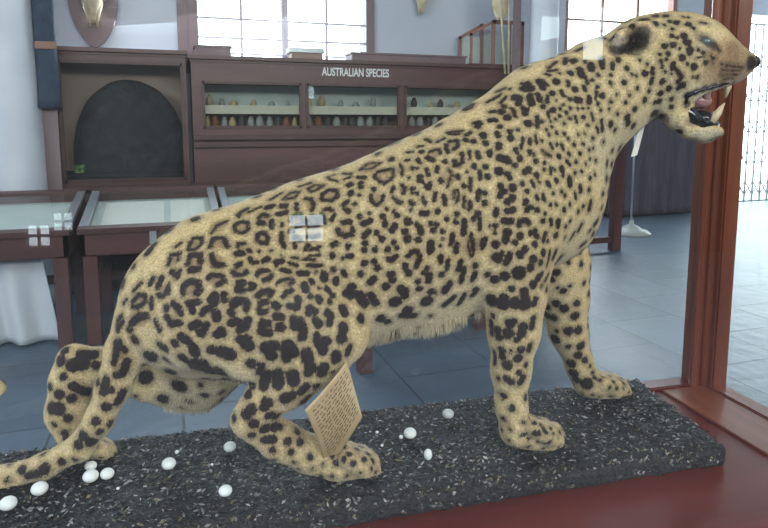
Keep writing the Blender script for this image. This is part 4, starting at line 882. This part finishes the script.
# ------------------------------------------------------------------ wall cabinets
def front_cabinet(name, label, cat, pxl, pxr, ytop, ybot, Y, depth, panes, sill_y, head_y, m, lining, base=True, ref=None):
    a = at_y(pxl, 100, Y); b = at_y(pxr, 100, Y); rx = ref or (pxl+pxr)/2
    zt = at_y(rx, ytop, Y).z; zb = at_y(rx, ybot, Y).z
    t = thing(name, label, cat, (a.x, Y, 0)); W_ = b.x-a.x; zs, zh = at_y(rx, sill_y, Y).z, at_y(rx, head_y, Y).z
    ps = [(at_y(p0, 100, Y).x-a.x, at_y(p1, 100, Y).x-a.x) for p0, p1 in panes]
    bm = bmesh.new(); xs = [0]+[v for p in ps for v in p]+[W_]
    box(bm, 0, W_, 0, .03, zb, zs); box(bm, 0, W_, 0, .03, zh, zt)
    for k in range(0, len(xs), 2): box(bm, xs[k], xs[k+1], 0, .03, zs, zh)
    box(bm, 0, .03, .03, depth, zb, zt); box(bm, W_-.03, W_, .03, depth, zb, zt); box(bm, 0, W_, .03, depth, zt-.03, zt); box(bm, 0, W_, .03, depth, zb, zb+.03)
    link('carcass', bm, m, t)
    link('cornice', B((-.02, W_+.02, -.05, .02, zt, zt+.035), (-.02, W_+.02, -.03, depth, zt-.001, zt+.03), (-.01, W_+.01, -.015, 0, zt-.022, zt), bev=.004), m, t)
    link('lining', B((.03, W_-.03, depth-.02, depth, zb+.03, zt-.03)), lining, t)
    for p0, p1 in ps:
        fr = link('door', B((p0-.012, p0+.015, -.012, .012, zs-.012, zh+.012), (p1-.015, p1+.012, -.012, .012, zs-.012, zh+.012), (p0, p1, -.012, .012, zs-.012, zs+.012), (p0, p1, -.012, .012, zh-.012, zh+.012)), M['dark_wood'], t)
        link('pane', B((p0, p1, .012, .015, zs, zh)), M['glass_cab'], fr)
    if base: link('base_cupboard', B((.02, W_-.02, .06, depth, 0, zb-.002)), M['dark_wood'], t)
    link('plinth_moulding', B((-.01, W_+.01, -.04, .02, zb-.03, zb+.02), bev=.004), M['dark_wood'], t)
    return t, a, W_, zs, zh, zt, zb
YC = 5.95
aus, aa, aW, azs, azh, azt, azb = front_cabinet('specimen_cabinet', 'long mahogany wall cabinet with three glazed windows and white lettering', 'cabinet', 192, 522, 63.5, 180, YC, .42, [(203, 301), (307, 399), (405, 491)], 127, 85, M['cab_wood'], M['case_back'], ref=330)
fc = bpy.data.curves.new('lettering', 'FONT'); fc.body = 'AUSTRALIAN SPECIES'; fc.extrude = .002; fc.offset = .0022
fo = bpy.data.objects.new('lettering', fc); COL.objects.link(fo); fo.parent = aus; fc.materials.append(M['white'])
l0 = at_y(322, 77, YC); l1 = at_y(389, 75, YC); lh = at_y(355, 68, YC).z-at_y(355, 76, YC).z
fo.rotation_euler = (R(90), 0, 0); fo.location = (l0.x-aa.x, -.004, at_y(355, 76.3, YC).z)
fc.size = lh*1.42; bpy.context.view_layer.update(); sw = (l1.x-l0.x)/max(fo.dimensions.x, .01); fo.scale = (sw, 1, 1)
_me = bpy.data.meshes.new_from_object(fo.evaluated_get(bpy.context.evaluated_depsgraph_get())); _me.name = 'lettering'; _n = bpy.data.objects.new('lettering', _me); COL.objects.link(_n); _n.parent = aus; _n.location = fo.location; _n.rotation_euler = fo.rotation_euler; _n.scale = fo.scale; bpy.data.objects.remove(fo); _n.name = 'lettering'
link('ledge', B((.0, aW, -.07, .0, at_y(330, 139, YC).z, at_y(330, 134, YC).z), (.0, aW, -.05, .0, at_y(330, 146, YC).z, at_y(330, 143, YC).z), bev=.003), M['dark_wood'], aus)
zz = at_y(368, 131, YC).z
t2 = bpy.data.curves.new('lettering', 'FONT'); t2.body = 'INSECTS'; 
bpy.data.curves.remove(t2)
# shelves with skins and boards inside the three bays
shz = (azs+azh)/2-.03
link('shelf', B((.03, aW-.03, .05, .36, shz-.01, shz+.008)), M['bed'], aus)
link('shelf_front', B((.03, aW-.03, .035, .05, shz-.05, shz+.03)), mat('cream_shelf_strip', (.55, .52, .42), .7), aus)
link('back_board', B((.04, aW-.04, .36, .375, shz+.01, azh)), M['bed'], aus)
ORD = 'first second third fourth fifth sixth seventh eighth ninth tenth eleventh twelfth thirteenth fourteenth fifteenth sixteenth seventeenth eighteenth nineteenth twentieth'.split()
kinds = ['beetle1', 'beetle2', 'beetle3', 'beetle4']; kn = ['ochre', 'rust brown', 'grey', 'dark']; rnd = random.Random(2)
def bird_skin(x, y, z, L, r, m):
    bm = bmesh.new(); tube(bm, [(0, 0, 0), (0, 0, L*.12), (0, 0, L*.45), (0, 0, L*.72), (0, 0, L*.86), (0, 0, L*.95), (0, 0, L)], [r*.35, r*.6, r, r*.85, r*.6, r*.55, r*.08], 8)
    o = link('stuffed_bird', bm, M[m], None, True); o.location = (x, y, z); return o
bays = [('left', 203, 301), ('middle', 307, 399), ('right', 405, 491)]
for bay, p0, p1 in bays:
    X0 = at_y(p0, 100, YC).x; X1 = at_y(p1, 100, YC).x; x = X0+.04; k = 0
    while x < X1-.03:
        c = rnd.choice(range(4)); r = rnd.uniform(.026, .044); L = rnd.uniform(.10, .14)
        o = bird_skin(x, YC+.15, azs-.04+.001, min(L+.03, shz-azs-.02), r, kinds[c]); tag(o, '%s specimen, %s from left, lower shelf, %s bay of lettered cabinet' % (kn[c], ORD[k], bay), 'specimen', 'specimens on the lower shelf, %s bay' % bay)
        x += r*2+.012; k += 1
link('lower_shelf', B((.03, aW-.03, .03, .36, azs-.055, azs-.04)), M['cab_wood'], aus)
for bay, p0, p1 in bays:
    X0 = at_y(p0, 100, YC).x; X1 = at_y(p1, 100, YC).x; x = X0+.07; k = 0
    while x < X1-.06:
        c = rnd.choice((0, 2, 2, 3)); r = rnd.uniform(.02, .045); L = rnd.uniform(.07, .15)
        o = bird_skin(x, YC+.22, shz+.009, L, r, kinds[c]); tag(o, '%s stuffed bird, %s from left, upper shelf, %s bay of lettered cabinet' % (kn[c], ORD[k], bay), 'stuffed bird', 'stuffed birds on the upper shelf, %s bay' % bay)
        x += r*2+rnd.uniform(.05, .12); k += 1
# big glass cabinet on the left, with a dark mound
big, ba, bW, bzs, bzh, bzt, bzb = front_cabinet('diorama_cabinet', 'wide brown glass cabinet with a dark rounded diorama below the shield mount', 'cabinet', 50, 187, 53, 186, YC-.02, .42, [(60, 183)], 180, 63, M['cab_wood'], M['case_back'], ref=125)
def mound():
    cx0 = at_y(69, 120, YC+.1).x; cx1 = at_y(190, 120, YC+.1).x-.03; z0 = bzb+.03; zt_ = at_y(130, 79, YC+.1).z; bm = bmesh.new(); n = 40
    from mathutils import noise
    cx, rx, rz, ry = (cx0+cx1)/2, (cx1-cx0)/2, zt_-z0-.08, .14
    rows = []
    for j in range(14):
        ph = math.pi*j/26; rows.append([])
        for i in range(n+1):
            th = math.pi*i/n; x = math.cos(th)*math.cos(ph)*rx; z = (abs(math.sin(th))**.75)*math.cos(ph)*rz; y = -math.sin(ph)*ry
            q = Vector((x*7, y*7, z*7)); d = noise.noise(q)*.012
            rows[-1].append(bm.verts.new((x, y+d, z+.08+d)))
    for a, b in zip(rows, rows[1:]):
        for i in range(n): bm.faces.new((a[i], a[i+1], b[i+1], b[i]))
    box(bm, -rx-.07, rx, -ry, .12, 0, .09)
    bmesh.ops.translate(bm, verts=bm.verts, vec=(0, 0, 0))
    o = link('cave_model', bm, M['black_fur'], None, True); o.location = (cx, YC+.22, z0+.001); tag(o, 'dark rounded cave model standing inside the wide brown cabinet', 'model')
mound()
# things standing on top of the lettered cabinet
def case_on_top(pxl, pxr, yt, Y, label, m):
    a = at_y(pxl, 50, Y); b = at_y(pxr, 50, Y); z0 = azt+.036; z1 = z0+yt; W_ = b.x-a.x; t = thing('wooden_box', label, 'box', (a.x, Y, z0))
    link('box_body', B((0, W_, 0, .25, 0, z1-z0-.02), bev=.004), m, t)
    link('lid', B((-.012, W_+.012, -.012, .262, z1-z0-.02, z1-z0), bev=.004), M['plum_wood'], t); return t
case_on_top(195, 231, .10, YC+.06, 'long low brown box on the lettered cabinet top, left of the window', M['plum_wood'])
case_on_top(352, 466, .09, YC+.06, 'long low brown box on the lettered cabinet top, right of the window', M['plum_wood'])
a = at_y(290, 60, YC+.1); b = at_y(325, 60, YC+.1); ww = b.x-a.x; hh = .12
t = thing('model_house', 'small pale house model with pitched roof before the bright window', 'model', (a.x, YC+.1, azt+.036))
link('walls', B((.02, ww-.02, .02, .2, 0, hh*.6)), M['case_back'], t)
bm = bmesh.new(); prism(bm, [(0, hh*.6), (.22, hh*.6), (.17, hh), (.05, hh)], 0, ww, lambda p, q, d: Vector((d, p, q))); link('roof', bm, M['beetle3'], t)
# slanted glass showcase on the right of it
def showcase():
    Y = YC+.05; a = at_y(471, 40, Y); b = at_y(524, 40, Y); z0 = at_y(500, 56, Y).z; W_ = b.x-a.x; zb_ = azt+.036
    h = lambda px, py: at_y(px, py, Y).z-zb_
    t = thing('glass_showcase', 'slant topped glass showcase with pale red frame on the cabinet corner', 'display case', (a.x, Y, zb_))
    hl, hr = h(472, 33), h(500, 20); s = .035; xm = at_y(494, 40, Y).x-a.x
    bm = B((0, s*.6, 0, .03, 0, hl), (xm-s/2, xm+s/2, 0, .03, 0, hr), (W_-s, W_, 0, .03, 0, hr), (0, W_, 0, .03, 0, .02), (xm, W_, 0, .03, hr-.04, hr), (0, s*.6, .27, .3, 0, hl), (xm-s/2, xm+s/2, .27, .3, 0, hr), (W_-s, W_, .27, .3, 0, hr))
    for y in (0, .27): prism(bm, [(0, hl-.03), (xm, hr-.03), (xm, hr), (0, hl)], y, y+.03, lambda p, q, d: Vector((p, d, q)))
    link('frame', bm, M['pink_wood'], t); link('glass_panel', B((s, xm-s/2, .012, .016, .02, hl)), M['glass_cab'], t); link('glass_panel', B((xm+s/2, W_-s, .012, .016, .02, hr-.04)), M['glass_cab'], t)
    link('base_board', B((-.01, W_+.01, -.01, .31, -.0, .018)), M['cab_wood'], t)
    link('lining', B((s, W_-s, .285, .295, .02, hl)), M['bed'], t)
showcase()
# two tall thin canes with a fur tuft in front of the right column
p = at_y(508, 60, YC-.3); t = thing('mounted_skin', 'tan fur skin with two long thin canes hanging in front of the showcase', 'mount', (p.x, YC-.12, 0))
zt0, zb0 = at_y(508, -20, YC-.12).z, azt+.05
bm = bmesh.new(); ellipsoid(bm, (0, 0, (at_y(508, 20, YC-.12).z+zt0)/2), (.10, .05, .21), None, 16); link('fur_skin', bm, M['bone'], t, True)
for dx, dx2 in ((-.05, .05), (.07, .09)):
    bm = bmesh.new(); tube(bm, [(dx, -.04, zt0-.1), ((dx+dx2)/2, -.04, (zt0+azt)/2), (dx2, -.04, azt-.06)], .011, 8); link('cane', bm, M['bone'], t, True)
# dark post left of the right column and a solid navy stand-in for a reflected person beside the left column
pp = at_y(522, 60, 5.62); o = struct('trim_3', B((pp.x-.045, pp.x+.0, 5.66, 5.74, 0, ZC)), M['plum_wood'])
Yn = YC-.16; a = at_y(37, 100, Yn).x; b = at_y(61, 100, Yn).x
o = struct('figure_post', B((at_y(40, 100, YC).x+.02, at_y(60, 100, YC).x-.01, YC-.10, YC-.06, 0, 3.4)), M['plum_wood'])  # post added in place of the reflected person's bare legs
t = thing('reflected_figure', 'navy blue garment standing in for a reflection beside the left column', 'figure', ((a+b)/2, Yn, 0))  # reflection of a person in blue, built as a solid cloth shape
bm = bmesh.new(); n = 24; rows = []; zt1, zb1 = 3.2, at_y(48, 108, Yn).z
for j in range(20):
    z = zt1+(zb1-zt1)*j/19; rows.append([])
    for i in range(n):
        th = 2*math.pi*i/n; rr = 1+.08*math.sin(5*th+j*.4); wv = (b-a)/2*(1.0-.12*math.sin(j/19*math.pi)); rows[-1].append(bm.verts.new((math.cos(th)*wv*rr, math.sin(th)*.05*rr, z)))
for r0, r1 in zip(rows, rows[1:]):
    for i in range(n): bm.faces.new((r0[i], r0[(i+1) % n], r1[(i+1) % n], r1[i]))
bm.faces.new(rows[0]); bm.faces.new(rows[-1][::-1]); link('cloth', bm, M['cloth_blue'], t, True)
zc_ = at_y(48, 46, Yn).z; link('hand_patch', B((-.07, .09, -.062, -.05, zc_-.03, zc_+.03), bev=.005), mat('tan_skin', (.24, .13, .09), .6), t)  # tan patch standing in for the reflected person's hand

# ------------------------------------------------------------------ trophy shields on the wall
def trophy(pxc, ytip, half, Y, label, horned=True, full=True):
    c = at_y(pxc, ytip, Y); sc = (at_y(pxc+half, ytip, Y).x-at_y(pxc-half, ytip, Y).x)/2
    t = thing('mounted_skull', label, 'trophy', (c.x, Y-.02, c.z))
    bm = bmesh.new(); pts = []
    for k in range(13):
        f = k/12; pts.append((sc*math.sin(f*math.pi/2)**.85, sc*2.3*f**1.35))
    poly = pts + [(sc*.92, sc*2.9), (sc*.5, sc*3.1), (0, sc*3.0)]; poly = poly + [(-x, z) for x, z in poly[::-1] if x > 1e-6]
    if full:
        prism(bm, poly[0:], -.02, .02, lambda p, q, d: Vector((p, d, q))); link('shield', bm, M['plum_wood'], t)
    z0 = sc*1.0 if full else 0
    bm = bmesh.new(); s = sc
    tube(bm, [(0, -.05, z0), (0, -.06, z0+.25*s), (0, -.07, z0+.6*s), (0, -.09, z0+1.05*s), (0, -.08, z0+1.5*s), (0, -.05, z0+1.75*s)], [.10*s, .18*s, .28*s, .50*s, .42*s, .2*s], 12)
    for sg in (-1, 1):
        tube(bm, [(sg*.3*s, -.08, z0+.9*s), (sg*.18*s, -.07, z0+.35*s), (sg*.13*s, -.06, z0-.15*s)], [.16*s, .1*s, .045*s], 8)
        tube(bm, [(sg*.4*s, -.07, z0+1.2*s), (sg*.62*s, -.07, z0+1.35*s), (sg*.55*s, -.06, z0+1.6*s)], [.14*s, .10*s, .06*s], 8)
        if horned: tube(bm, [(sg*.25*s, -.05, z0+1.55*s), (sg*.5*s, -.04, z0+2.3*s), (sg*.95*s, -.05, z0+3.0*s)], [.12*s, .09*s, .03*s], 8)
    link('skull', bm, M['bone'], t, True)
trophy(96, 48, 25, YB-.0, 'pale horned skull on a plum wooden shield above the wide brown cabinet')
trophy(418, 14, 13, YB, 'pale skull hanging on the wall right of the bright window', True, False)
ptag = None

# ------------------------------------------------------------------ right hand background
# cloth-draped cabinet
Yd = 8.2; a = at_y(612, 180, Yd).x; b = at_y(705, 180, Yd).x; zt_ = at_y(650, 98, Yd).z; zb_ = 0.02
t = thing('draped_cabinet', 'tall cabinet draped in dusky plum cloth seen under the leopard throat', 'cabinet', (a, Yd, 0)); W_ = b-a
link('carcass', B((.03, W_-.03, .08, .6, .05, zt_-.02)), M['dark_wood'], t)
bm = bmesh.new(); rows = []; n = 70
for j in range(16):
    z = zt_ + (zb_-zt_)*j/15; rows.append([bm.verts.new((W_*i/n + (.03*(i/n-.5))*j/15, .03+math.sin(i*.55+j*.05)*.022*(.4+j/15)+math.sin(i*.17)*.02, z)) for i in range(n+1)])
for r0, r1 in zip(rows, rows[1:]):
    for i in range(n): bm.faces.new((r0[i], r0[i+1], r1[i+1], r1[i]))
o = link('drape', bm, M['cloth_plum'], t, True); s_ = o.modifiers.new('thick', 'SOLIDIFY'); s_.thickness = .004
link('top_board', B((0, W_, .0, .62, zt_-.005, zt_+.02)), M['dark_wood'], t)
# pale card on it
pc = at_y(672, 122, Yd); o = link('name_card', B((pc.x-a-.09, pc.x-a+.09, -.04, -.036, pc.z-.028, pc.z+.028)), M['paper'], t); o['label'] = 'small white name card'
# glass topped stand of which foot and post show
q = at_z(614, 250, 0); 
t = thing('museum_stand', 'brown wooden stand with a low crossbar behind the leopard chest', 'stand', (q.x, q.y, 0)); hs = at_y(614, 140, q.y).z
link('post', B((-.06, .06, -.05, .05, .0, hs), bev=.005), M['table_wood'], t)
link('post', B((-1.1, -1.0, -.05, .05, .0, hs), bev=.005), M['table_wood'], t)
link('crossbar', B((-.999, -.061, -.035, .035, .10, .17), bev=.005), M['table_wood'], t)
link('top_board', B((-1.14, .1, -.1, .1, hs+.001, hs+.04), bev=.005), M['table_wood'], t)
# round-footed pole stand
q = at_z(631, 234, 0); t = thing('pole_stand', 'thin pale pole on a white stepped round foot beside the wooden stand', 'stand', (q.x, q.y, 0)); rr = at_y(646, 234, q.y).x-q.x
bm = bmesh.new(); lathe(bm, [(rr, 0), (rr, .025), (rr*.85, .045), (rr*.82, .06), (rr*.5, .075), (rr*.45, .10), (rr*.12, .14), (rr*.1, .2)], (0, 0, 0), 32); link('round_foot', bm, mat('cream_enamel', (.42, .44, .42), .4), t, True)
bm = bmesh.new(); tube(bm, [(-rr*.05, 0, .19), (-rr*.05, 0, 2.0)], .013, 10); link('pole', bm, M['steel'], t, True)
# white tag hanging at the neck: a paper label on a string tied to the throat
Pt, n_, _, _ = (lambda h_: (h_[0], h_[1], 0, 0))(hit(640, 116) or (L_(640, 116, 0)[0], Vector((0, -1, 0)), 1))
t = thing('specimen_tag', 'white paper tag on a string hanging below the leopard throat', 'tag', to_world((0, 0, 0)), CASE_ROT)
T0, _ = L_(642, 126, .0); T1, _ = L_(634, 156, .0)
bm = bmesh.new(); dv = (T1-T0).normalized(); sd = Vector((1, 0, .27)).normalized()*.0068; vs = []
for q in (T0, T1):
    for s in (-1, 1):
        for dy in (-.0006, .0006): vs.append(bm.verts.new(q+sd*s+Vector((0, dy, 0))))
bmesh.ops.convex_hull(bm, input=bm.verts); link('label', bm, M['paper'], t)
bm = bmesh.new(); tube(bm, [L_(643, 127, .0)[0], L_(641, 120, .002)[0], L_(641, 112, .004)[0]], .0006, 5); link('string', bm, M['paper'], t)
# white paper offcut standing on the floor by the side table leg
q = at_z(584, 317, 0); bm = bmesh.new()
prism(bm, [(-.03, 0), (.05, 0), (-.01, .2)], -.002, .002, lambda a_, b_, d: Vector((a_, d + b_*.15, b_)))
o = link('folded_card', bm, M['paper']); o.location = (q.x, q.y, 0.0); tag(o, 'small white folded card standing on the floor beside the side table leg', 'card')

# ------------------------------------------------------------------ the folding gate
Yg = YB2-.05; gz = 3.4
t = thing('folding_gate', 'steel lattice folding gate in front of the dazzling doorway', 'gate', (g0-.9, Yg, 0)); GW = g1-g0+.9
pitch = .20; nb = int(GW/pitch)
for k in range(nb+1): 
    x = k*pitch; link('upright', B((x-.014, x+.014, -.012, .012, .02, gz)), M['gate'], t)
bm = bmesh.new()
for band in (.15, .75, 1.35, 1.95, 2.6):
    for k in range(nb):
        x = k*pitch
        tube(bm, [(x, -.016, band), (x+pitch, -.016, band+.28)], .011, 5); tube(bm, [(x, .016, band+.28), (x+pitch, .016, band)], .011, 5)
link('lattice', bm, M['gate'], t)
link('track', B((0, GW, -.02, .02, 0, .02), (0, GW, -.02, .02, gz, gz+.03)), M['gate'], t)
